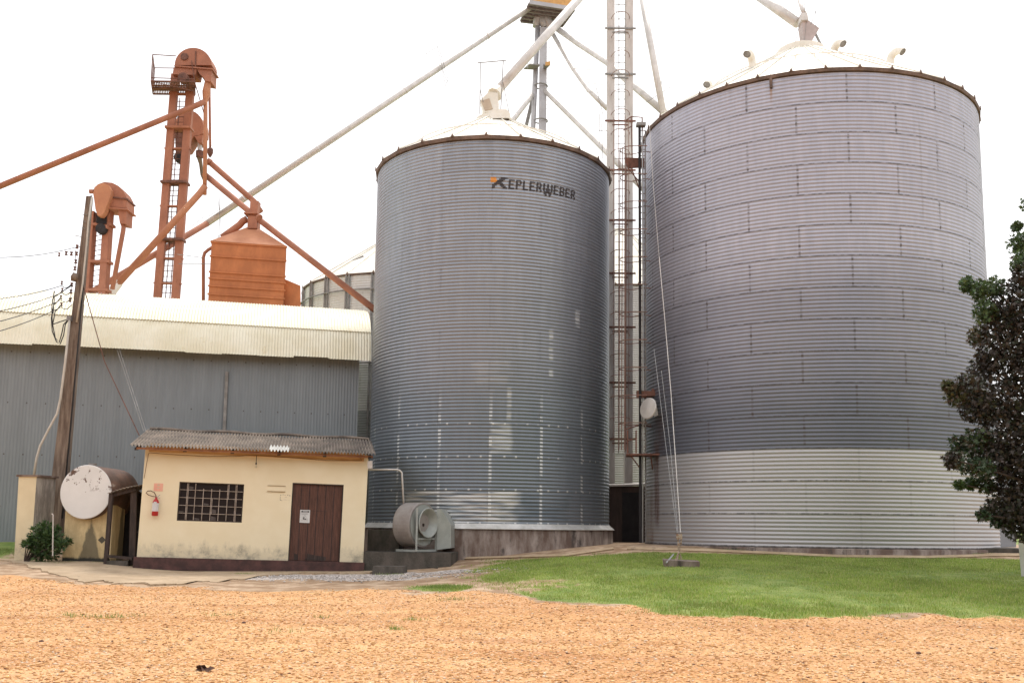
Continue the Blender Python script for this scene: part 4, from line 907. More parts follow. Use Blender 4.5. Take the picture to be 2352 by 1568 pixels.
# spouts
spout('orange spout rising from the left edge to the tall orange elevator', [(470, 234, YA-.3), (452, 242, YA-.4), (-30, 440, YA-3)], .115, MT['rust'], fl_=None)
spout('orange spout from the elevator down into the top of the orange hopper', [(476, 368, YA), (583, 462, YA+.6), (599, 487, YA+.6)], .12, MT['rust'], fl_=(.04,))
spout('long orange spout running down past the hopper towards the narrower silo', [(469, 400, YA), (597, 506, YA-.9), (862, 712, 35.2)], .12, MT['rust'], fl_=(.35,))
sp1 = spout('orange spout running down left to the warehouse roof with a white end', [(471, 428, YA-.3), (459, 444, YA-.4), (268, 655, YA-2.6)], .13, MT['rust_light'])
MB().tube([FR(272, 650, YA-2.5), FR(252, 676, YA-2.8)], .17, 12).build('white_end', MT['roofw'], sp1)
MB().tube([FR(258, 668, YA-2.8), FR(261, 694, YA-2.8)], .14, 10).build('roof_stub', MT['roofw'], sp1)
sp2 = spout('very long spout crossing the sky, grey above and orange at its lower end', [(1262, -12, 45.5), (471, 516, 41.2)], .135, MT['galv_lt'], n=14)
MB().tube([FR(476, 513, 41.2), FR(205, 674, 38.6)], .125, 12).build('orange_end', MT['rust'], sp2, smooth=True)
for f in (.2, .45, .7, .9):
    c_ = FR(1262, -12, 45.5).lerp(FR(471, 516, 41.2), f); d = (FR(471, 516, 41.2)-FR(1262, -12, 45.5)).normalized(); MB().tube([c_-d*.03, c_+d*.03], .15, 12).build('flange', MT['galv_lt'], sp2)
b = MB()
def wires(b, pts, Y, r=.012):
    for (x0, y0, x1, y1) in pts: b.tube([FR(x0, y0, Y), FR(x1, y1, Y)], r, 4)
wires(b, [(1003, 102, 1020, 170), (977, 125, 1014, 153), (977, 125, 1004, 108), (1007, 107, 1029, 182), (1014, 155, 1024, 200), (1020, 170, 1028, 190), (1024, 192, 1029, 184), (500, 452, 508, 520)], 43.8)
wires(b, [(440, 520, 469, 497), (452, 528, 480, 505), (477, 498, 510, 478), (480, 503, 512, 484)], 41.2, .01)
b.build('stay_bracket', MT['galv_dk'], sp2)
# hopper
hpY = 37.6
hop = thing('dust_hopper', 'square orange ribbed hopper bin with pyramid top above the warehouse roof', 'hopper', tuple(FR(568, 700, hpY)))
fl4 = pix([(486, 556), (657, 568), (651, 701), (478, 690)], hpY)
dpv = Vector((-.5, 2.2, 0))
MB().prism(fl4, dpv).build('body', MT['hopper'], hop)
def lp(f, s_): return fl4[0].lerp(fl4[3], f).lerp(fl4[1].lerp(fl4[2], f), s_)
for f in (0.01, .25, .52, .63, .76, .90):
    A_, B_ = lp(f, -.012), lp(f, 1.012); off = Vector((0, -.05, 0))
    MB().prism([A_+off, B_+off, B_+off+Vector((0, 0, .07)), A_+off+Vector((0, 0, .05))], Vector((0, .1, 0))+Vector((0, 2.4, 0))*0).build('rib', MT['hopper'], hop)
t0, t1 = fl4[0]+Vector((-.03, -.06, .04)), fl4[1]+Vector((.03, -.06, .03)); n0, n1_ = FR(567, 522, hpY+1.1), FR(590, 522, hpY+1.1)
b = MB(); b.quadmesh([t0, t1, t1+dpv, t0+dpv, n0, n1_, n1_+Vector((0, .4, 0)), n0+Vector((0, .4, 0))], [(0, 1, 5, 4), (1, 2, 6, 5), (2, 3, 7, 6), (3, 0, 4, 7), (4, 5, 6, 7)]); b.build('pyramid_top', MT['rust_light'], hop)
b = MB(); b.prism(pix([(568, 524), (590, 524), (591, 497), (569, 494)], hpY+.9), (0, .5, 0)); b.box(FR(580, 494, hpY+1.1), (.55, .6, .05)); b.prism(pix([(573, 495), (589, 497), (594, 462), (575, 456)], hpY+.95), (0, .35, 0)); b.build('neck', MT['rust'], hop)
b = MB(); b.tube(pix([(568, 503), (558, 508), (550, 517), (535, 528), (510, 546)], hpY+1.2), .14, 10); b.build('side_duct', MT['rust'], hop, smooth=True)
MB().prism(pix([(652, 640), (690, 656), (691, 706), (652, 704)], hpY+.3), (-.35, 1.6, 0)).build('side_bin', MT['hopper'], hop)
MB().prism([fl4[3]+Vector((0, -.03, -.02)), fl4[2]+Vector((0, -.03, -.02)), fl4[2]+Vector((.2, -.03, -.25)), fl4[3]+Vector((-.1, -.03, -.3))], (0, 2.3, 0)).build('base', MT['roofw'], hop)
b = MB(); b.tube([FR(488, 568, hpY+.5), FR(478, 574, hpY+.5), FR(470, 581, hpY+.5), FR(467, 592, hpY+.5), FR(467, 694, hpY+.5)], .065, 10); b.build('drain_pipe', MT['rust'], hop, smooth=True)
b = MB(); wires(b, [(407, 584, 466, 592), (410, 606, 486, 606), (505, 452, 503, 541), (503, 541, 495, 556), (503, 541, 512, 556)], hpY+.4, .012); b.build('stay_wire', MT['galv_dk'], hop)
# left short elevator
YC = 35.8
eC = thing('bucket_elevator', 'short orange elevator with dark motor behind the leaning utility pole', 'grain elevator', tuple(FR(220, 680, YC)))
_, ca0, ca1, w1_ = el_leg(eC, 192, 206, 684, 204, 221, 488, YC); _, cb0, cb1, w2_ = el_leg(eC, 229, 245, 684, 243, 258, 478, YC)
for y in (520, 604, 668):
    f = (684-y)/(684-485); l_ = ca0.lerp(ca1, f); r_ = cb0.lerp(cb1, f); MB().box((l_+r_)/2, ((r_-l_).x+.42, .42, .09)).build('flange', MT['rust'], eC)
b = MB()
for y in np.arange(528, 680, 11.5):
    f = (684-y)/(684-485); l_ = ca0.lerp(ca1, f); r_ = cb0.lerp(cb1, f); b.bar(l_+Vector((.08, .1, 0)), r_+Vector((-.08, .1, 0)), .02)
b.build('ladder', MT['rust_dark'], eC)
MB().prism(pix([(214, 445), (216, 432), (225, 423), (240, 418), (258, 420), (272, 427), (282, 437), (289, 450), (291, 462), (291, 478), (236, 473), (218, 470)], YC-.35), (0, .75, 0)).build('head', MT['rust'], eC)
MB().prism(pix([(236, 449), (292, 455), (292, 458), (236, 452)], YC-.4), (0, .85, 0)).build('head_rim', MT['rust_dark'], eC)
MB().prism(pix([(240, 474), (293, 479), (294, 482), (240, 478)], YC-.4), (0, .85, 0)).build('head_rim', MT['rust'], eC)
MB().prism(pix([(214, 442), (217, 430), (226, 423), (238, 421), (249, 425), (255, 436), (254, 448), (246, 470), (239, 488), (232, 496), (224, 495), (219, 480)], YC-.62), (0, .3, 0)).build('belt_guard', MT['rust_light'], eC)
MB().prism(pix([(272, 479), (291, 481), (289, 514), (275, 512), (272, 492)], YC-.3), (0, .6, 0)).build('discharge_chute', MT['rust'], eC)
MB().tube(pix([(281, 512), (284, 520), (283, 530), (258, 664)], YC-.1), .085, 10).build('drop_pipe', MT['rust'], eC, smooth=True)
MB().prism(pix([(222, 486), (245, 474), (244, 514), (221, 512)], YC-.25), (0, .45, 0)).build('motor', MT['dark'], eC)
MB().spin(FR(236, 528, YC-.2), (0, -1, 0), [(0, .01), (0, .2), (.22, .19), (.24, .01)], 14).build('pulley', MT['dark'], eC)
MB().prism(pix([(220, 516), (246, 517), (246, 524), (220, 523)], YC-.4), (0, .5, 0)).build('motor_shelf', MT['rust'], eC)
MB().spin(FR(209, 440, YC-.5), (1, 0, 0), [(-.05, .01), (-.05, .08), (.1, .08)], 10).build('shaft_end', MT['rust'], eC)

# ------------------------------------------------------------------ utility pole with its fittings
YP = 28.6
pole = thing('utility_pole', 'tall leaning concrete utility pole with insulators, conduit and cable loops', 'utility pole', (FR(127, 1275, YP).x-.12, YP, G(-12.5, YP)))
pb0, pt0 = FR(122, 1260, YP), FR(206, 452, YP)
b = MB(); V = []
for p, hw, hd_ in ((pb0, .215, .17), (pt0, .075, .075)):
    V += [p+Vector((-hw, -hd_, 0)), p+Vector((hw, -hd_, 0)), p+Vector((hw, hd_, 0)), p+Vector((-hw, hd_, 0))]
b.quadmesh(V, [(0, 1, 5, 4), (1, 2, 6, 5), (2, 3, 7, 6), (3, 0, 4, 7), (4, 5, 6, 7)]); b.build('shaft', MT['pole'], pole)
MB().bar(FR(147, 1190, YP)+Vector((0, -.1, 0)), FR(213, 452, YP)+Vector((0, -.1, 0)), .03, .03).build('edge_pipe', MT['black'], pole)
b = MB(); b.tube([FR(x, y, YP-.22) for x, y in [(78, 1092), (84, 1052), (92, 1024), (112, 985), (131, 950), (139, 915), (150, 830), (160, 735)]], .035, 8); b.build('conduit', MT['pvc'], pole, smooth=True)
b = MB(); b.tube([FR(x, y, YP-.14) for x, y in [(176, 740), (190, 650), (199, 560), (203, 510), (211, 453)]], .028, 8); b.build('conduit', MT['pvc'], pole, smooth=True)
def insul(x, y, r=.05, Y=YP-.1, mt_='black'):
    return MB().spin(FR(x, y, Y)-Vector((0, 0, .05)), (0, 0, 1), [(0, .01), (0, r), (.03, r), (.04, r*.5), (.07, r*.5), (.08, r), (.11, r), (.11, .01)], 8)
for x, y in [(177, 567), (176, 583), (174, 601), (172, 617)]: insul(x, y, .045).build('insulator', MT['rust_dark'], pole)
for x, y in [(165, 654), (163, 670), (161, 689), (142, 650), (143, 666), (140, 683), (141, 699), (136, 585), (152, 582), (164, 583)]: insul(x, y, .045 if x > 150 else .035).build('insulator', MT['rust_dark'], pole)
b = MB(); wires(b, [(184, 567, 178, 567), (173, 541, 188, 544), (173, 575, 173, 622), (166, 650, 161, 694), (172, 652, 180, 655), (171, 671, 178, 671), (169, 690, 176, 690), (190, 508, 197, 512), (188, 523, 196, 526), (187, 492, 200, 494)], YP-.1, .011); b.build('bracket', MT['galv_dk'], pole)
MB().spin(FR(172, 637, YP-.1), Vector((-.9, -.4, .2)), [(-.12, .03), (-.05, .12), (.08, .13), (.1, .06), (.12, .01)], 14).build('bracket_lamp', MT['pole'], pole, smooth=True)
b = MB(); b.box(FR(161, 732, YP-.15), (.12, .2, .14)); b.build('cable_box', MT['galv_dk'], pole)
b = MB()
for pts in ([(140, 684), (124, 700), (118, 730), (120, 760), (130, 785), (138, 790), (146, 770), (150, 745), (158, 733)], [(142, 699), (127, 715), (121, 745), (127, 776), (136, 786), (142, 765), (146, 745), (160, 730)], [(120, 745), (140, 738), (160, 732)], [(125, 668), (119, 700), (120, 750)], [(166, 655), (150, 665), (125, 682), (122, 720)]):
    b.tube([FR(x, y, YP-.2) for x, y in pts], .016, 5)
b.build('cable_loop', MT['black'], pole)
def cable(label, pts, r=.012, mt_=None, sag=0, group=None):
    P = [FR(*p) for p in pts]; Q = []
    for i in range(len(P)-1):
        for k in range(8):
            f = k/8; q = P[i].lerp(P[i+1], f); q.z -= sag*4*f*(1-f); Q.append(q)
    Q.append(P[-1]); o = MB().tube(Q, r, 5).build('overhead_cable', mt_ or MT['black']); return tag(o, label, 'cable', group)
cable('thin cable high up, leaving the pole top group of insulators to the left edge', [(177, 567, YP-.1), (-60, 590, YP-6)], .010, None, .12)
for i, (y0, x0, y1) in enumerate([(650, 142, 692), (666, 143, 728), (683, 140, 756), (699, 141, 782)]):
    cable('dark cable running left from the pole, %s of the lower four' % ['topmost', 'second', 'third', 'lowest'][i], [(165, y0, YP-.1), (x0, y0+6, YP-.3), (-90, y1, YP-7)], .012, None, .10, 'dark cables leaving the pole to the left')
cable('reddish cable drooping from the pole across the warehouse to the hut roof', [(191, 655, YP-.1), (240, 830, 28.7), (320, 1000, 29.0)], .014, MT['rust_dark'], .0)
cable('pair of thin wires from the short elevator down to the hut roof, upper one', [(226, 672, 33), (330, 990, 29.0)], .010, MT['galv_dk'], 0, 'thin wires down to the hut roof')
cable('pair of thin wires from the short elevator down to the hut roof, lower one', [(232, 672, 33), (335, 990, 29.0)], .010, MT['galv_dk'], 0, 'thin wires down to the hut roof')
cable('faint straight wire slanting over the right half of the warehouse roof', [(700, 700, 38), (790, 800, 33.2)], .007, MT['galv_dk'])

# ------------------------------------------------------------------ pillar, tank and its cradle, lean-to
b = MB(); q = [FR(33, 1278, 27.0), FR(71, 1278, 27.0), FR(84, 1094, 27.0), FR(43, 1094, 27.0)]
b.quadmesh([q[0]-Vector((0, 0, .1)), q[1]-Vector((0, 0, .1)), q[2], q[3]]+[p+Vector((.16, .8, 0)) for p in [q[0]-Vector((0, 0, .1)), q[1]-Vector((0, 0, .1)), q[2], q[3]]], [(0, 1, 2, 3), (1, 5, 6, 2), (4, 7, 6, 5), (0, 3, 7, 4), (3, 2, 6, 7)],
    uv=[(0, 0), (.5, 0), (.5, 2.3), (0, 2.3), (1, .2), (1.3, .2), (1.3, .7), (1, 2.3)])
pil = thing('meter_pillar', 'cream plastered pillar with grey stained side at the left of the tank', 'pillar', tuple(q[0]))
bb = b.build('shaft', MT['plaster2'], pil)
MB().quadmesh([p+Vector((.004, 0, 0)) for p in (q[1]-Vector((0, 0, .1)), q[1]+Vector((.16, .8, -.1)), q[2]+Vector((.16, .8, 0)), q[2])], [(0, 1, 2, 3)]).build('stained_side', mat('grey_stained_side', (.50, .45, .38), (.24, .21, .18), .9, 0, 2.5, (2, 2, .5), spots=(3, .62, .1, (.13, .11, .1))), pil)
b = MB(); b.prism([q[3]+Vector((-.05, -.04, -.0)), q[2]+Vector((.05, -.04, 0)), q[2]+Vector((.22, .86, 0)), q[3]+Vector((.1, .86, 0))], (0, 0, .05)); b.build('cap', MT['conc'], pil)
YT = 26.9; tc_ = FR(197.3, 1129, YT-.12); rt_ = 61/F*YT*1.005
tank = thing('storage_tank', 'horizontal cylindrical tank with white flaking end and rusty brown barrel', 'tank', tuple(tc_-Vector((0, 0, rt_))))
axT = Vector((.10, 1, -.02)).normalized()
def tankface():
    M, n, b = newmat('flaking_white_paint'); g = NG(n); tc = n.nodes.new('ShaderNodeTexCoord'); O = tc.outputs['Object']
    sx = n.nodes.new('ShaderNodeSeparateXYZ'); n.links.new(O, sx.inputs[0])
    a = g.noise(O, 3.4, 7, .7); b2 = g.noise(O, 1.2, 3); f = g.m('MULTIPLY', g.ss(a, .56, .58), g.ss(sx.outputs[2], .70, .90))
    c = g.mix(g.ss(b2, .3, .7), (.70, .70, .69), (.78, .78, .77)); c = g.mix(f, c, (.12, .07, .05)); n.links.new(c, b.inputs['Base Color']); b.inputs['Roughness'].default_value = .6; return M
MB().spin(tc_, axT, [(-.012, .01), (-.012, rt_-.015), (.0, rt_)], 48).build('end_plate', tankface(), tank)
MB().spin(tc_, axT, [(0, rt_), (.5, rt_), (.505, rt_-.006), (.52, rt_), (1.05, rt_), (1.055, rt_-.006), (1.07, rt_), (1.6, rt_-.0), (1.7, rt_*.8), (1.75, .01)], 48).build('barrel', mat('rusty_brown_barrel', (.17, .09, .065), (.08, .045, .035), .7, .1, 3, (1, .4, 1), spots=(3, .6, .1, (.38, .32, .28))), tank, smooth=True)
MB().tube([tc_+axT*.25+Vector((0, 0, rt_-.02)), tc_+axT*.25+Vector((0, 0, rt_+.06))], .11, 12).build('filler_cap', MT['galv_dk'], tank)
q = [FR(140, 1292, YT), FR(250, 1292, YT), FR(254, 1160, YT), FR(142, 1160, YT)]
crd = thing('tank_cradle', 'stained cream masonry base under the horizontal tank', 'tank base', tuple(q[0]))
W2 = (q[1]-q[0]).length; H2 = (q[3]-q[0]).length; b = MB(); cc_ = []
nA = 24; base0 = q[0]; rel = tc_-base0
for i in range(nA+1):
    x = W2*i/nA; dz_ = rt_**2-(x-rel.x)**2; top = rel.z-math.sqrt(dz_)+.03 if dz_ > 0 else rel.z
    top = min(top, H2+.02); cc_.append((x, top))
for i in range(nA):
    (xa, ta), (xb, tb) = cc_[i], cc_[i+1]
    for yy in (.06, .9):
        v = [base0+Vector((xa, yy, -.2)), base0+Vector((xb, yy, -.2)), base0+Vector((xb, yy, tb)), base0+Vector((xa, yy, ta))]; b.quadmesh(v, [(0, 1, 2, 3)], uv=[(xa, -.2), (xb, -.2), (xb, tb), (xa, ta)])
    b.quadmesh([base0+Vector((xa, .06, ta)), base0+Vector((xb, .06, tb)), base0+Vector((xb, .9, tb)), base0+Vector((xa, .9, ta))], [(0, 1, 2, 3)], uv=[(xa, 1)]*4)
for x, t_ in (cc_[0], cc_[-1]): b.quadmesh([base0+Vector((x, .06, -.2)), base0+Vector((x, .9, -.2)), base0+Vector((x, .9, t_)), base0+Vector((x, .06, t_))], [(0, 1, 2, 3)], uv=[(0, 0), (.9, 0), (.9, 1), (0, 1)])
def cradlemat():
    M, n, b = newmat('stained_cream_masonry'); g = NG(n); u, v = g.uv(); nn = g.noise(g.comb(g.m('MULTIPLY', u, 1.3), g.m('MULTIPLY', v, .6)), 3, 5, .7)
    c = g.mix(g.ss(nn, .35, .7), (.52, .40, .22), (.72, .58, .33))
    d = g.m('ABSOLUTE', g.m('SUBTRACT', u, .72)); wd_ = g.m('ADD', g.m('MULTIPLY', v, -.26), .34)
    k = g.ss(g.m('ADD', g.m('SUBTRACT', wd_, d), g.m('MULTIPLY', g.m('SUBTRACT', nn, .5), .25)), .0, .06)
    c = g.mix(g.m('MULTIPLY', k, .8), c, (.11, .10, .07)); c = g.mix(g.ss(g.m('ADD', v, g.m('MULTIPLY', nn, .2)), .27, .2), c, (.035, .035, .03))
    c = g.mix(g.m('MULTIPLY', g.m('LESS_THAN', g.m('ADD', g.m('ABSOLUTE', g.m('SUBTRACT', u, 1.03)), g.m('MULTIPLY', g.m('ABSOLUTE', g.m('SUBTRACT', v, .62)), 1.1)), .11), .9), c, (.05, .05, .045))
    n.links.new(c, b.inputs['Base Color']); b.inputs['Roughness'].default_value = .9; return M
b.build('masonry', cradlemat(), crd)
lt = thing('lean_to', 'dark timber lean-to with thin sloping sheet roof between tank and hut', 'lean-to', tuple(FR(275, 1292, 26.5)))
r0, r1_ = FR(247, 1132, 26.4), FR(321, 1113, 26.4)
V = []; Fc = []; nn_ = 37
for j in (0, 1):
    for i in range(nn_):
        p = r0.lerp(r1_, i/(nn_-1))+Vector((0, 1.9*j, .1*j)); p.z += .012*math.sin(i*1.57)+.03*math.sin(PI*i/(nn_-1)); V.append(p)
MB().quadmesh(V+[p-Vector((0, 0, .02)) for p in V], [(i, i+1, nn_+i+1, nn_+i) for i in range(nn_-1)]+[(i, i+1, 2*nn_+i+1, 2*nn_+i) for i in range(nn_-1)]).build('roof', MT['fc_roof'], lt)
MB().bar(FR(243, 1296, 26.5), FR(256, 1132, 26.5), .10, .10).build('post', MT['post'], lt)
MB().bar(FR(303, 1296, 26.6), FR(308, 1118, 26.6), .16, .05).build('post', MT['post'], lt)
b = MB(); b.bar(FR(252, 1138, 26.55), FR(312, 1122, 26.55), .1, .08); b.bar(FR(246, 1276, 26.45), FR(305, 1282, 26.45), .07, .08); b.bar(FR(296, 1220, 27.3), FR(322, 1222, 27.3), .03, .03); b.bar(FR(296, 1130, 27.3), FR(322, 1130, 27.3), .05, .03); b.build('rail', MT['post'], lt)
MB().box(FR(275, 1292, 26.6), (.55, .35, .12)).build('sill_block', MT['conc_dk'], lt)
b = MB(); b.quadmesh([FR(254, 1140, 28.1), FR(326, 1130, 28.1), FR(322, 1292, 28.1), FR(250, 1292, 28.1)], [(0, 1, 2, 3)]); b.build('back_board', MT['dark'], lt)

# ------------------------------------------------------------------ fan beside the narrower silo
YF = 28.05
fan = thing('aeration_fan', 'big grey centrifugal fan with round inlet standing before the narrower silo', 'fan', tuple(FR(965, 1266, YF)))
axF = Vector((.82, -.57, 0)).normalized(); fc = FR(966, 1205, YF); sx_ = Vector((-axF.y, axF.x, 0))
Rf = 47/F*YF*1.06; FM = mat('grey_fan_steel', (.36, .33, .31), (.27, .24, .225), .6, .2, 2.5, spots=(5, .64, .1, (.22, .15, .12)))
b = MB(); b.spin(fc, axF, [(-.50, .02), (-.50, Rf*1.0), (-.46, Rf*1.02), (.08, Rf*1.02), (.1, Rf*.99), (.1, .05)], 40); b.build('housing', FM, fan, smooth=False)
FM2 = mat('green_grey_casting', (.42, .44, .41), (.33, .35, .33), .55, .2, 3)
MB().spin(fc+axF*.1-Vector((0, 0, .0)), axF, [(.012, .30), (.012, Rf*.93), (.02, Rf*.93)], 36).build('face_plate', FM2, fan)
ic = fc+axF*.16+Vector((0, 0, .06))
MB().spin(ic, axF, [(-.05, .30), (.02, .34), (.10, .40), (.13, .42), (.15, .41), (.13, .38), (.0, .27), (-.14, .2)], 36).build('inlet_cone', FM2, fan, smooth=True)
MB().spin(ic+axF*-.12, axF, [(0, .28), (.0, .0)], 20).build('impeller', mat('brown_hub', (.22, .15, .13), (.13, .1, .09), .6), fan)
b = MB()
for s_ in (-.42, .42):
    f_ = fc+axF*.22+sx_*s_; b.bar(Vector((f_.x, f_.y, fc.z-Rf*1.18)), Vector((f_.x, f_.y, fc.z+(Rf*.75 if s_ < 0 else -.1))), .05, .05)
g0_ = fc+axF*.22; b.bar(g0_-sx_*.42-Vector((0, 0, Rf*1.15)), g0_+sx_*.42-Vector((0, 0, Rf*1.15)), .06); b.bar(g0_-sx_*.42-Vector((0, 0, Rf*.62)), g0_+sx_*.42-Vector((0, 0, Rf*.62)), .04)
g1_ = fc-axF*.5; b.bar(g1_-sx_*.42-Vector((0, 0, Rf*1.15)), g0_-sx_*.42-Vector((0, 0, Rf*1.15)), .06); b.bar(g1_+sx_*.42-Vector((0, 0, Rf*1.15)), g0_+sx_*.42-Vector((0, 0, Rf*1.15)), .06)
b.build('stand', FM2, fan)
b = MB()
vq = [FR(1003, 1168, YF+.15), FR(1012, 1168, YF+.15), FR(1036, 1205, YF+.35), FR(1036, 1258, YF+.35), FR(1003, 1262, YF+.15)]
b.prism(vq, (0.1, .9, 0)); b.build('outlet_duct', FM2, fan)
mc = fc-axF*.72; b = MB(); b.box(mc, (.34, .42, .48)); b.prism([mc+Vector((-.18, -.22, .22)), mc+Vector((.2, -.22, .22)), mc+Vector((.2, .2, .30)), mc+Vector((-.18, .2, .30))], (0, 0, .03)); b.build('motor', FM, fan)
q = [FR(x, y, 27.75) for x, y in [(905, 1268), (1036, 1268)]]; zq = FR(970, 1266, YF-.3).z
b = MB(); b.prism([Vector((q[0].x-.9, 27.55, zq-.02)), Vector((q[1].x, 27.55, zq-.02)), Vector((q[1].x+.15, 29.2, zq-.02)), Vector((q[0].x-.9, 29.4, zq-.02))], (0, 0, -.7)); tag(b.build('concrete_pad', MT['conc_dk']), 'dark concrete pad carrying the fan', 'concrete pad')
b = MB(); b.prism([Vector((FR(842, 1200, 28.6).x, 28.9, zq-.3)), Vector((FR(918, 1200, 28.6).x, 28.5, zq-.3)), Vector((FR(918, 1200, 28.6).x, 30.2, zq-.3)), Vector((FR(842, 1200, 28.6).x-.3, 31.2, zq-.3))], (0, 0, .3+FR(880, 1216, 28.6).z-zq)); tag(b.build('duct_block', MT['conc_dk']), 'dark concrete block behind the fan beside the hut', 'concrete block')
b = MB(); b.tube([FR(x, y, 28.3) for x, y in [(836, 1078), (912, 1078), (918, 1080), (923, 1085), (928, 1170)]], .028, 8); tag(b.build('pipe_arch', MT['galv_lt'], smooth=True), 'thin bent conduit pipe from the hut corner down to the fan', 'pipe')
b = MB(); b.prism(pix([(844, 1058), (855, 1058), (855, 1075), (844, 1075)], 27.2), (0, .1, 0)); tag(b.build('junction_box', MT['galv_lt']), 'small pale junction box at the upper right hut corner', 'junction box')
x0, y0 = gp(890, 1318)
tag(MB().prism([(x0-.42, y0, G(x0, y0)-.1), (x0+.42, y0-.03, G(x0, y0)-.1), (x0+.40, y0-.03, G(x0, y0)+.2), (x0-.38, y0, G(x0, y0)+.2)], (.05, .5, 0)).build('concrete_block', MT['conc_dk']), 'loose dark concrete block on the ground right of the hut', 'concrete block')
b = MB(); b.tube([(*gp(x, y), G(*gp(x, y))+.03) for x, y in [(838, 1296), (900, 1300), (960, 1301), (1005, 1306)]], .02, 5); b.tube([(*gp(x, y), G(*gp(x, y))+.04) for x, y in [(960, 1301), (985, 1297), (1000, 1303)]], .035, 5); tag(b.build('old_hose', MT['conc_dk']), 'dark hose lying on the bare ground between hut and lawn', 'hose')
# apron slab of worn concrete in front of hut and tank
ap = [gp(x, y) for x, y in [(-10, 1283), (40, 1294), (95, 1311), (150, 1326), (198, 1339), (240, 1334), (262, 1342), (330, 1340), (352, 1345), (420, 1343), (440, 1336), (505, 1338), (520, 1331), (560, 1333), (585, 1324), (650, 1321), (700, 1316), (760, 1318), (850, 1317)]]
_r = np.random.default_rng(5); ap2 = []
for i in range(len(ap)-1):
    for k in range(7):
        f = k/7; ap2.append((ap[i][0]*(1-f)+ap[i+1][0]*f, ap[i][1]*(1-f)+ap[i+1][1]*f+(.09*_r.normal())))
ap = ap2+[ap[-1]]
top = [(ap[0][0], 27.4), (-4.0, 27.4), (ap[-1][0], 26.9)]
b = MB(); P3 = [(x, y, G(x, y)+.035) for x, y in ap]; bk_ = [(x, 27.6, G(x, 27.6)+.02) for x, y in reversed(ap)]
n = len(ap)
for i in range(n-1):
    b.quadmesh([P3[i], P3[i+1], bk_[n-2-i], bk_[n-1-i]], [(0, 1, 2, 3)]); b.quadmesh([P3[i], P3[i+1], (P3[i+1][0], P3[i+1][1]-.02, P3[i+1][2]-.25), (P3[i][0], P3[i][1]-.02, P3[i][2]-.25)], [(0, 1, 2, 3)])
b.build('path', MT['conc_lt'], kind='structure')
rim = [gp(x, y) for x, y in [(1000, 1287), (1100, 1284), (1200, 1281), (1300, 1278), (1408, 1262)]]
b = MB(); b.tube([(x, y, G(x, y)+.03) for x, y in rim], .05, 4); b.build('kerb', MT['conc_lt'], kind='structure')

# ------------------------------------------------------------------ dark shed, tall grey elevator, ladder, central tower
YS = 35.0
sh_ = thing('pump_shed', 'low dark shed with open doorway between the two big silos', 'shed', tuple(FR(1440, 1248, YS)))
b = MB(); b.prism(pix([(1395, 1252), (1490, 1252), (1490, 1116), (1395, 1116)], YS), (0, 1.5, 0)); b.build('wall', mat('dark_brown_board', (.10, .065, .055), (.055, .04, .035), .85, 0, 2, (4, 4, .7)), sh_)
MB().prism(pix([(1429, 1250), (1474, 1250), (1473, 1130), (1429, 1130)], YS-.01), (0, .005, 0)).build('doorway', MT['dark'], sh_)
MB().prism(pix([(1392, 1117), (1492, 1114), (1492, 1110), (1392, 1113)], YS-.15), (0, 1.8, .1)).build('roof', MT['galv_lt'], sh_)
YE = 37.5
eG = thing('bucket_elevator', 'very tall grey twin-leg elevator with caged ladder between the two biggest silos', 'grain elevator', tuple(FR(1425, 1200, YE)))
EM = mat('grey_beige_elevator_steel', (.62, .58, .55), (.48, .44, .41), .6, .2, 1.5, (2, 2, .5))
_, ga0, ga1, gw = el_leg(eG, 1395, 1409, 1180, 1393, 1412, -25, YE, .45, mt_=EM); _, gb0, gb1, gw2 = el_leg(eG, 1434, 1451, 1180, 1436, 1453, -25, YE, .45, mt_=EM)
def rung(y): f = (1180-y)/(1205); return ga0.lerp(ga1, f), gb0.lerp(gb1, f)
for y in (79, 189, 300, 415, 531, 652, 773, 896, 1019):
    l_, r_ = rung(y); b = MB(); b.box((l_+r_)/2+Vector((0, -.25, 0)), ((r_-l_).x+.5, .06, .06)); b.box((l_+r_)/2+Vector((0, -.25, -.16)), ((r_-l_).x-.1, .05, .04)); b.build('flange', MT['rust_dark'] if y > 250 else MT['galv_dk'], eG)
b = MB()
for y in np.arange(20, 1060, 17.5):
    l_, r_ = rung(y); b.bar(l_+Vector((.16, -.2, 0)), r_+Vector((-.16, -.2, 0)), .018)
l0, r0 = rung(1050); l1, r1_ = rung(10)
for f in (.42,): b.bar(l0.lerp(r0, f)+Vector((0, -.25, 0)), l1.lerp(r1_, f)+Vector((0, -.25, 0)), .03)
b.build('ladder', MT['galv_dk'], eG)
b = MB()
for y in np.arange(55, 1040, 46):
    l_, r_ = rung(y); c_ = (l_+r_)/2; b.tube([c_+Vector((math.cos(t)*.36, -.2-.6*math.sin(t), 0)) for t in np.linspace(0, PI, 9)], .014, 4)
for t in (.6, 1.2, 1.9, 2.5):
    a_ = (l0+r0)/2+Vector((math.cos(t)*.36, -.2-.6*math.sin(t), 0)); c_ = (rung(300)[0]+rung(300)[1])/2+Vector((math.cos(t)*.36, -.2-.6*math.sin(t), 0)); b.tube([a_, c_], .012, 4)
b.build('ladder_cage', MT['rust_pipe'], eG)
for q_ in [(1382, 285, 1384, 365), (1377, 262, 1378, 330), (1370, 300, 1394, 300), (1349, 190, 1392, 196), (1368, 196, 1386, 268), (1304, 211, 1362, 212), (1318, 158, 1376, 162), (1519, 186, 1519, 240), (1484, 236, 1540, 200)]:
    b = MB(); wires(b, [q_], YE, .012); b.build('stay', MT['galv_dk'], eG)
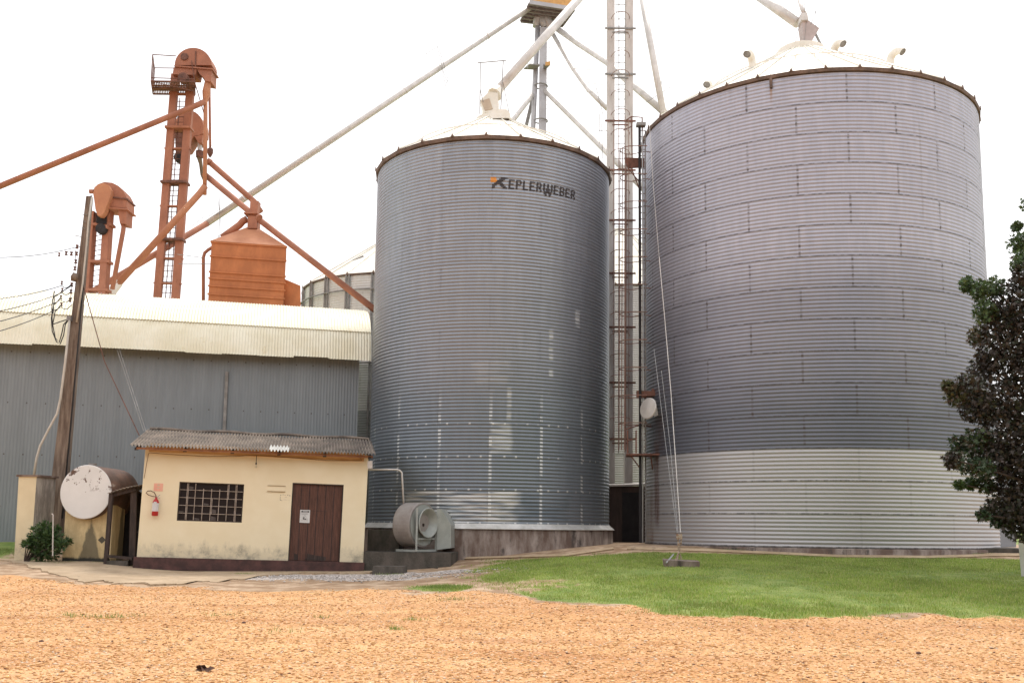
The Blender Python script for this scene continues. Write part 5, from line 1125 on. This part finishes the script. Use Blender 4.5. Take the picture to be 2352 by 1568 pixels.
# caged ladder of the big silo
hl = hit(c2, R2_, 1490, 700)[2]; YL = hl.y-.55
lad = thing('caged_ladder', 'rusty caged ladder with black pole up the left side of the largest silo', 'ladder', tuple(FR(1470, 1246, YL)))
MB().tube([FR(1471, 1246, YL), FR(1470, 700, YL), FR(1469, 292, YL)], .045, 8).build('pole', MT['dark'], lad)
MB().tube([FR(1476, 1246, YL+.05), FR(1477, 700, YL+.05), FR(1475, 270, YL+.05)], .024, 6).build('cable_conduit', MT['galv'], lad)
MB().tube([FR(1483, 1246, YL+.2), FR(1482.5, 700, YL+.2), FR(1482, 300, YL+.2)], .022, 6).build('rail', MT['galv_dk'], lad)
b = MB()
for y in np.arange(300, 1040, 14.5): b.bar(FR(1470, y, YL), FR(1482.5, y, YL+.2), .018)
b.build('rungs', MT['rust_pipe'], lad)
b = MB()
for y in np.arange(348, 1035, 62.6):
    p = FR(1482, y, YL+.25); b = MB(); b.tube([p+Vector((.25, .1, 0)), p]+[p+Vector((-.42-.42*math.sin(t), -.38*math.cos(t)-.1, 0)) for t in np.linspace(-PI/2*0+PI, 0, 9)]+[p+Vector((0, -.48, 0))], .016, 5); b.build('cage_hoop', MT['rust_pipe'], lad)
b = MB()
for (dx, dy) in ((-.84, -.1), (-.78, -.26), (-.7, -.38), (-.6, .2)):
    p0_ = FR(1482, 1035, YL+.25)+Vector((dx, dy, 0)); p1_ = FR(1482, 348, YL+.25)+Vector((dx, dy, 0)); b.tube([p0_, p1_], .015, 5)
b.build('cage_bars', MT['rust_pipe'], lad)
b = MB(); b.prism(pix([(1434, 362), (1480, 363), (1480, 384), (1442, 386)], YL+.2), (0, .06, 0)); b.build('rest_platform', MT['rust_dark'], lad)
b = MB(); q = [FR(1438, 1041, YL-.35), FR(1516, 1041, YL-.35)]; b.prism([q[0], q[1], q[1]+Vector((0, .9, 0)), q[0]+Vector((.1, .9, 0))], (0, 0, -.05)); b.bar(q[0]+Vector((.1, 0, 0)), FR(1468, 1072, YL), .035); b.bar(q[1]-Vector((.3, 0, 0)), FR(1500, 1085, YL+.4), .035)
for x in (1441, 1461): b.bar(FR(x, 1040, YL-.33), FR(x, 988, YL-.33), .04)
b.tube([FR(1438, 985, YL-.35), FR(1468, 976, YL+.1), FR(1500, 980, YL+.4)], .025, 5); b.tube([FR(1440, 1012, YL-.35), FR(1462, 1006, YL-.1)], .02, 5); b.build('landing', MT['rust_dark'], lad)
b = MB(); wires(b, [(1450, 268, 1475, 270), (1436, 278, 1450, 268), (1450, 268, 1452, 370), (1475, 270, 1475, 300), (1442, 386, 1470, 420), (1450, 384, 1468, 434), (1430, 300, 1452, 290)], YL, .018); b.build('top_rail', MT['rust_dark'], lad)
b = MB(); p = FR(1472, 287, YL); b.box(p, (.3, .25, .1)); b.build('top_bracket', MT['galv_dk'], lad)
# guy cables and their block
gx, gy = gp(1568, 1302)
blk = MB().prism([(gx-.42, gy, G(gx, gy)-.15), (gx+.40, gy-.02, G(gx, gy)-.15), (gx+.40, gy-.02, G(gx, gy)+.13), (gx-.44, gy, G(gx, gy)+.16)], (.05, .55, .02)).build('anchor_block', MT['conc'])
tag(blk, 'small concrete block in the lawn holding the guy cables', 'anchor block')
gt = thing('guy_cable', 'pale guy cable running down across the largest silo to its anchor block', 'cable', (gx, gy+.25, G(gx, gy)+.1))
YG = gy+.25
b = MB(); b.tube([FR(1563, 1222, YG+.1), FR(1552, 1060, YG+.9), FR(1541, 900, YG+1.6), FR(1528, 745, YG+2.2), FR(1514, 590, YG+2.6)], .011, 5); b.tube([FR(1514, 590, YG+2.6), FR(1500, 420, YG+3.1), FR(1492, 290, YG+3.4)], .006, 4); b.build('strand', MT['galv_lt'], gt)
b = MB(); b.tube([FR(1557, 1222, YG+.1), FR(1540, 1030, YG+1.0), FR(1532, 960, YG+1.4), (FR(1519, 850, YG+1.7))], .005, 4); b.tube([FR(1555, 1222, YG+.1), FR(1529, 1020, YG+1.1), FR(1502, 800, YG+1.8)], .005, 4); b.build('thin_strand', MT['galv'], gt)
b = MB(); b.tube([FR(1558, 1250, YG), FR(1556, 1225, YG)], .02, 5); b.tube([FR(1564, 1250, YG), FR(1565, 1225, YG)], .02, 5); b.box(FR(1560, 1232, YG), (.14, .06, .12)); b.tube([FR(1560, 1262, YG), FR(1559, 1246, YG)], .035, 6); b.tube([FR(1556, 1285, YG), FR(1560, 1262, YG), FR(1565, 1283, YG)], .02, 5); b.tube([FR(1560, 1266, YG), FR(1553, 1284, YG), FR(1549, 1295, YG-.2)], .022, 5); b.build('turnbuckle', mat('pale_rusty_iron', (.50, .43, .36), (.24, .13, .08), .7, 0, 25), gt)
b = MB(); b.tube([FR(1547, 1272, YG), FR(1530, 1292, YG-.3)], .02, 5); b.build('anchor_rod', MT['galv'], gt)
# central tower
YW = 46.0
tw = thing('distribution_tower', 'distant grey support tower with platforms and branching grain distributor', 'tower', tuple(FR(1240, 1180, YW)))
TM = mat('pale_grey_tower_steel', (.50, .50, .52), (.40, .39, .40), .5, .3, 1.2)
MB().tube([FR(1222, 1180, YW), FR(1224, 300, YW), FR(1235, 60, YW)], .12, 10).build('column', TM, tw, smooth=True)
MB().bar(FR(1238, 1180, YW), FR(1248, 66, YW), .36, .3).build('column', TM, tw)
MB().bar(FR(1209, 288, YW+.5), FR(1224, 225, YW+.5), .16, .2).build('brace', MT['galv_dk'], tw)
MB().bar(FR(1224, 225, YW+.5), FR(1232, 60, YW+.5), .12, .2).build('brace', MT['galv_dk'], tw)
zpf = FR(1268, 18, YW-.9).z
def atz(x, y, z, Y0):
    Y = Y0
    for _ in range(30): Y *= (z-CAMZ)/(FR(x, y, Y).z-CAMZ)
    q = FR(x, y, Y); return q
pf = [atz(1216, 7, zpf, 45), atz(1319, 23, zpf, 45), atz(1293, 58, zpf, 46), atz(1196, 47, zpf, 46)]
b = MB(); b.prism(pf, (0, 0, .05))
for k in range(6): b.bar(pf[0].lerp(pf[3], k/5)-Vector((0, 0, .06)), pf[1].lerp(pf[2], k/5)-Vector((0, 0, .06)), .09, .12)
for k in range(6): b.bar(pf[0].lerp(pf[1], k/5)-Vector((0, 0, .03)), pf[3].lerp(pf[2], k/5)-Vector((0, 0, .03)), .05, .08)
b.build('platform', mat('platform_grating', (.27, .23, .24), (.18, .15, .16), .7, .1, 6), tw)
b = MB(); b.prism([pf[0]+Vector((0, -.05, .12)), pf[1]+Vector((0, -.05, .12)), pf[1]+Vector((0, -.05, .5)), pf[0]+Vector((0, -.05, .6))], (0, .04, 0)); b.build('yellow_rail', MT['yellow'], tw)
b = MB(); b.prism([pf[0]+Vector((0, -.1, -.1)), pf[1]+Vector((0, -.1, -.1)), pf[1]+Vector((0, -.1, .1)), pf[0]+Vector((0, -.1, .1))], (0, .05, 0)); b.build('edge_beam', TM, tw)
b = MB(); top_ = FR(1247, 24, YW); b.tube([top_, FR(1247, 36, YW)], .35, 12)
for pts in ([(1243, 34), (1233, 44), (1231, 62)], [(1247, 36), (1247, 54), (1252, 64)], [(1252, 36), (1258, 50), (1263, 72)], [(1251, 36), (1262, 54), (1276, 64)]): b.tube([FR(x, y, YW) for x, y in pts], [.3, .2, .17], 10)
b.build('distributor', TM, tw, smooth=True)
zmf = FR(1232, 151, YW-.5).z
b = MB(); b.prism([atz(1216, 149, zmf, 45.5), atz(1240, 150, zmf, 45.5), atz(1233, 161, zmf, 46), atz(1203, 160, zmf, 46)], (0, 0, .06)); b.prism([atz(1248, 150, zmf, 45.5), atz(1264, 150, zmf, 45.5), atz(1252, 162, zmf, 46), atz(1248, 161, zmf, 46)], (0, 0, .06)); b.build('mid_platform', MT['galv_dk'], tw)
b = MB(); b.prism(pix([(1252, 143), (1264, 141), (1264, 149), (1252, 151)], YW-.7), (0, .05, 0)); b.build('yellow_plate', MT['yellow'], tw)
b = MB(); wires(b, [(1212, 132, 1212, 158), (1262, 104, 1263, 142), (1252, 120, 1252, 150)], YW-.8, .012)
for y in np.arange(70, 300, 10): b.tube([FR(1252, y, YW), FR(1262, y, YW)], .01, 4)
b.build('tower_ladder', MT['galv'], tw)
for y in (198, 278): MB().ring(FR(1242, y, YW), .32, .035, 16).build('clamp_ring', MT['galv_dk'], tw)
spout('pale spout from the high tower down behind the tall grey elevator to the largest silo', [(1276, 64, YW), (1330, 102, 44), (1395, 144, 42), (1440, 185, 40), (1530, 262, 37.5)], .14, MT['galv_lt'], fl_=None)
spout('thin pale spout from the tower down to the tall grey elevator, upper one', [(1266, 72, YW), (1316, 158, 44.5), (1350, 205, 43), (1394, 250, 42)], .10, MT['galv_lt'])
spout('pale brace pipe from the lower tower column down right to the tall grey elevator', [(1250, 206, YW), (1282, 238, 45), (1394, 350, 42), (1500, 455, 40)], .13, MT['galv_lt'])
spout('short pale spout from the tower down left behind the narrower silo roof', [(1224, 216, YW), (1216, 228, 45.6), (1172, 285, 43)], .11, MT['galv_lt'])
spi = spout('broad pale spout reaching up from the inlet box of the narrower silo', [(1140, 212, 33.1), (1345, -20, 35.5)], .155, MT['galv_lt'], n=14)
MB().tube([FR(1136, 218, 33.0), FR(1146, 205, 33.15)], [.27, .17], 10).build('boot', MT['roofw'], spi)
spout('straight beige spout ending behind the left edge of the largest silo roof', [(1471, -25, 38.5), (1524, 262, 37)], .13, MT['galv_lt'])
# roof inlet of the big silo
spr = spout('broad pale spout coming from the upper left to the top of the largest silo', [(1738, -12, 33.8), (1832, 54, 32.5)], .17, MT['galv_lt'])
spout('small pale pipe slanting down to the inlet of the largest silo', [(1832, -12, 33), (1842, 20, 32.4), (1847, 30, 32.3)], .07, MT['galv_lt'])
ib = thing('inlet_box', 'pinkish hopper with stay wires on the roof peak of the largest silo', 'inlet box', tuple(FR(1858, 100, 32.2)))
MB().prism(pix([(1842, 28), (1850, 27), (1855, 46), (1882, 65), (1876, 76), (1866, 93), (1848, 94), (1843, 60)], 32.0), (0, .45, 0)).build('box', mat('pinkish_plate', (.52, .44, .42), (.42, .35, .33), .55, .2, 3), ib)
b = MB(); b.prism(pix([(1843, 30), (1854, 29), (1857, 46), (1841, 46)], 31.9), (0, .5, 0)); b.build('collar', MT['galv_lt'], ib)
MB().bar(*pix([(1872, 76), (1886, 104)], 32.1), .06).build('strut', MT['galv_dk'], ib)
for q_ in [(1838, 50, 1824, 108), (1874, -5, 1874, 62), (1874, 25, 1862, 58), (1847, -5, 1849, 30), (1852, 50, 1848, 92)]:
    b = MB(); wires(b, [q_], 32.0, .009); b.build('stay_wire', MT['galv_dk'], ib)

# ------------------------------------------------------------------ right edge: post, pale pier, tree
b = MB(); pw0, pw1 = gp(2345, 1326); q = FR(2339, 1248, pw1)
wp = thing('white_post', 'white painted box at the right edge with a small striped fitting on top', 'post', (pw0, pw1, G(pw0, pw1)))
b = MB(); b.quadmesh([FR(2346, 1327, pw1), FR(2400, 1330, pw1), FR(2400, 1248, pw1), FR(2339, 1246, pw1)]+[p+Vector((.30, .5, 0)) for p in [FR(2346, 1327, pw1), FR(2400, 1330, pw1), FR(2400, 1248, pw1), FR(2339, 1246, pw1)]], [(0, 1, 2, 3), (0, 3, 7, 4), (3, 2, 6, 7), (1, 5, 6, 2)]); b.build('box', MT['white'], wp)
b = MB(); p = FR(2347, 1240, pw1+.1); b.box(p, (.09, .09, .17))
b.build('fitting', mat('cream_fitting', (.65, .58, .42), (.4, .34, .22), .6, 0, 3), wp)
b = MB(); 
for dz in (-.05, .0, .05): b.box(p+Vector((0, 0, dz)), (.095, .095, .016))
b.build('stripes', MT['post'], wp)
pr_ = MB().prism(pix([(2297, 1256), (2334, 1256), (2334, 1080), (2294, 1080)], 31.0), (0, .6, 0)).build('pale_pier', mat('pale_blue_grey', (.36, .38, .42), (.28, .30, .33), .7, 0, 2))
tag(pr_, 'pale blue-grey pier behind the tree, right of the largest silo', 'pier')
bx2, by2 = gp(2290, 1272)
tag(MB().prism([(bx2-1.3, by2+.3, G(bx2, by2)-.1), (bx2+1.0, by2+.3, G(bx2, by2)-.1), (bx2+1.0, by2+.3, G(bx2, by2)+.14), (bx2-.9, by2+.3, G(bx2, by2)+.16)], (0, .7, .03)).build('dark_slab', MT['conc_dk']), 'dark low slab at the foot of the largest silo beside the tree', 'slab')

YR = 20.0
trx = FR(2440, 1260, YR).x; trz = G(trx, YR)
tree = thing('broadleaf_tree', 'dark reddish green broadleaf tree cut off by the right edge', 'tree', (trx, YR, trz))
b = MB(); tp = Vector((trx, YR, trz-.1)); b.tube([tp, tp+Vector((-.05, 0, 1.4)), tp+Vector((.08, .1, 3.2)), tp+Vector((0, 0, 5.4))], [.17, .14, .10, .04], 9)
clumps = []   # (photo x, y, radius px, kind)
CL = [(2330, 700, 60, 'b'), (2300, 740, 45, 'b'), (2255, 665, 26, 'g'), (2222, 652, 18, 'g'), (2285, 660, 26, 'g'), (2262, 715, 26, 'g'), (2245, 770, 24, 'm'), (2300, 800, 55, 'b'), (2345, 840, 70, 'b'),
      (2262, 840, 36, 'b'), (2225, 880, 30, 'b'), (2195, 905, 26, 'm'), (2178, 885, 12, 'm'), (2280, 920, 60, 'b'), (2240, 930, 40, 'b'), (2320, 980, 70, 'b'), (2340, 560, 26, 'g'), (2350, 600, 30, 'g'), (2335, 520, 10, 'g'), (2365, 640, 40, 'b'),
      (2245, 1010, 30, 'd'), (2205, 1020, 24, 'd'), (2185, 1055, 20, 'b'), (2225, 1060, 30, 'd'), (2290, 1040, 50, 'b'), (2260, 1075, 22, 'd'), (2335, 1080, 60, 'b'), (2205, 1112, 10, 'g'), (2232, 1108, 14, 'g'), (2265, 1112, 20, 'd'), (2320, 1150, 45, 'b'), (2350, 1200, 45, 'b'),
      (2275, 1170, 20, 'd'), (2258, 1182, 12, 'd'), (2290, 1195, 16, 'd'), (2400, 760, 90, 'b'), (2410, 900, 100, 'b'), (2420, 1060, 110, 'b'), (2400, 1180, 80, 'b'), (2420, 600, 80, 'm'), (2480, 800, 110, 'm'), (2500, 1000, 120, 'm'), (2470, 500, 60, 'g'), (2380, 470, 34, 'g'), (2550, 700, 90, 'm'), (2560, 900, 110, 'm'), (2540, 1100, 90, 'd')]
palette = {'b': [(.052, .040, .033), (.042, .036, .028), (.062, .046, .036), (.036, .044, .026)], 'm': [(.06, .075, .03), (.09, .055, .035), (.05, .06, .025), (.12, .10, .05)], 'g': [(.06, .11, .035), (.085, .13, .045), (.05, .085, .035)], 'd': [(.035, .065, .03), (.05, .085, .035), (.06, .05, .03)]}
LV, LF, LC = [], [], []
lsh = np.array([(0, 0, 0), (-.32, .25, .02), (-.5, .62, -.03), (-.12, .55, .04), (0, 1.05, -.04), (.12, .55, .04), (.5, .6, -.03), (.32, .25, .02)])
lf = [(0, 1, 2, 3), (0, 3, 4, 5), (0, 5, 6, 7)]
for (x, y, r, kd) in CL:
    d0 = 0 if r > 40 else random.uniform(-.5, .7)
    c_ = FR(x, y, YR+d0); rad = r/F*YR; n_l = int(140+r*r*.2) if r < 40 else int(360+r*r*.21)
    if x > 2430: n_l = int(n_l*.45)
    # limb towards the clump
    sfrom = tp+Vector((0, 0, max(.8, (c_.z-tp.z)*.72))); mid_ = sfrom.lerp(c_, .55)+Vector((0, 0, .12))
    b.tube([sfrom, mid_, c_], [.045, .028, .012], 5)
    for k in range(n_l):
        dv = Vector(rng.normal(0, 1, 3)); dv.normalize(); q = c_+dv*rad*(rng.random()**.45)*Vector((1, 1, 1)).x
        q.y = c_.y+(q.y-c_.y)*(1.5 if r > 40 else 1.1)
        s_ = .10*(.5+.65*rng.random()); fw = Vector(rng.normal(0, .8, 3))+dv*.5-Vector((0, 0, .55)); fw.normalize(); sd_ = fw.cross(Vector(rng.normal(0, 1, 3))).normalized(); up_ = sd_.cross(fw)
        k0 = len(LV)
        for (a, bb_, cc2) in lsh: LV.append(q+sd_*a*s_*1.0+fw*bb_*s_+up_*cc2*s_)
        for f in lf: LF.append(tuple(i+k0 for i in f))
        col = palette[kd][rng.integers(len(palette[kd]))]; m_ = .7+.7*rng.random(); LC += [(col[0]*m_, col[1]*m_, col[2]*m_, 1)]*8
b.build('trunk', mat('brown_bark', (.09, .065, .05), (.05, .035, .03), .9, 0, 6, bump=.4), tree, smooth=True)
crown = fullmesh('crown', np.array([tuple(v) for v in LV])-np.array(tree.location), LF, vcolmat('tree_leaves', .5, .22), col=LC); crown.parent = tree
# bush beside the pillar
bxp, byp = gp(100, 1282)
bush = thing('bush', 'green leafy bush growing between the pillar and the tank', 'bush', (bxp, 26.7, G(bxp, 26.7)))
LV, LF, LC = [], [], []; b = MB()
for (x, y, r) in [(95, 1225, 24), (118, 1235, 20), (88, 1252, 22), (112, 1262, 24), (75, 1240, 10), (62, 1250, 7), (140, 1252, 10), (155, 1244, 6), (105, 1212, 14), (125, 1215, 10), (95, 1272, 16)]:
    c_ = FR(x, y, 26.6+random.uniform(-.2, .2)); rad = r/F*26.6
    b.tube([(bxp, 26.7, G(bxp, 26.7)-.05), Vector((bxp, 26.7, G(bxp, 26.7))).lerp(c_, .5)+Vector((0, 0, .1)), c_], [.02, .014, .006], 5)
    for k in range(int(20+r*7)):
        dv = Vector(rng.normal(0, 1, 3)); dv.normalize(); q = c_+dv*rad*(rng.random()**.5); s_ = .15*(.6+.6*rng.random())
        fw = (dv+Vector((0, 0, .2))+Vector(rng.normal(0, .4, 3))).normalized(); sd_ = fw.cross(Vector(rng.normal(0, 1, 3))).normalized(); up_ = sd_.cross(fw); k0 = len(LV)
        for (a, bb_, cc2) in lsh: LV.append(q+sd_*a*s_*.5+fw*bb_*s_+up_*cc2*s_)
        for f in lf: LF.append(tuple(i+k0 for i in f))
        col = [(.05, .10, .03), (.075, .13, .04), (.035, .075, .022)][rng.integers(3)]; m_ = .7+.6*rng.random(); LC += [(col[0]*m_, col[1]*m_, col[2]*m_, 1)]*8
b.build('stem', MT['post'], bush)
o = fullmesh('foliage', np.array([tuple(v) for v in LV])-np.array(bush.location), LF, vcolmat('bush_leaves', .5, .2), col=LC); o.parent = bush
st = MB(); st.tube(pix([(121, 1276), (122, 1182), (119, 1179)], 26.35), .018, 6); tag(st.build('stake', MT['galv_lt']), 'thin pale stake standing in the bush', 'stake')
# dry leaf clod on the gravel
dx_, dy_ = gp(465, 1546); b = MB()
for k in range(9):
    a = rng.random()*6.28; p = Vector((dx_+rng.normal(0, .035), dy_+rng.normal(0, .03), G(dx_, dy_)+.02+.03*rng.random()))
    u_ = Vector((math.cos(a), math.sin(a), .3))*.07; v_ = Vector((-math.sin(a), math.cos(a), .5))*.035
    b.quadmesh([p-u_, p-v_*.8, p+u_, p+v_+Vector((0, 0, .02))], [(0, 1, 2, 3)])
b.box((dx_, dy_, G(dx_, dy_)+.02), (.07, .05, .04)); tag(b.build('dry_leaf', mat('brown_dry_leaf', (.14, .07, .04), (.08, .04, .03), .9, 0, 20)), 'curled dark dry leaf lying on the gravel near the bottom edge', 'dry leaf')
for i, (x, y) in enumerate([(2110, 1500), (95, 1474), (560, 1430)]):
    dx_, dy_ = gp(x, y); b = MB(); b.spin((dx_, dy_, G(dx_, dy_)-.005), (0, 0, 1), [(0, .03), (.012, .036), (.026, .02), (.03, .003)], 7)
    tag(b.build('stone', mat('dark_stone', (.12, .06, .045), None, .9) if i == 0 else bpy.data.materials['dark_stone']), ['dark stone lying alone on the right half of the gravel', 'dark stone on the gravel at the far left', 'dark stone on the gravel left of the middle'][i], 'stone', 'loose dark stones on the gravel')
# unseen belt of trees added behind the viewer to darken the walls' reflections
N = 5200; X_ = (rng.random(N)*2-1)*130; h_ = rng.random(N)**.8*(13+6*vnoise(X_, X_*0, .12, 51)+4*vnoise(X_, X_*0, .5, 52)); Y_ = -46-9*rng.random(N)
A_ = rng.normal(0, 1, (N, 4, 3))*.5; q4 = np.array([(-1, 0, -1), (1, 0, -1), (1, 0, 1), (-1, 0, 1)])*1.5
V = q4[None]+A_+np.stack([X_, Y_, h_], -1)[:, None, :]; cw = np.array([(.03, .05, .018), (.045, .065, .022), (.035, .04, .02)])[rng.choice(3, N)]
fw_ = fullmesh('wood', V.reshape(-1, 3), np.arange(4*N).reshape(-1, 4), vcolmat('added_belt_leaves', .9), col=np.concatenate([np.repeat(cw, 4, 0), np.ones((4*N, 1))], 1))  # added unseen tree belt, only for the walls' reflections
fw_['kind'] = 'stuff'; tag(fw_, 'unseen belt of dark trees added for the metal walls to mirror', 'wood')
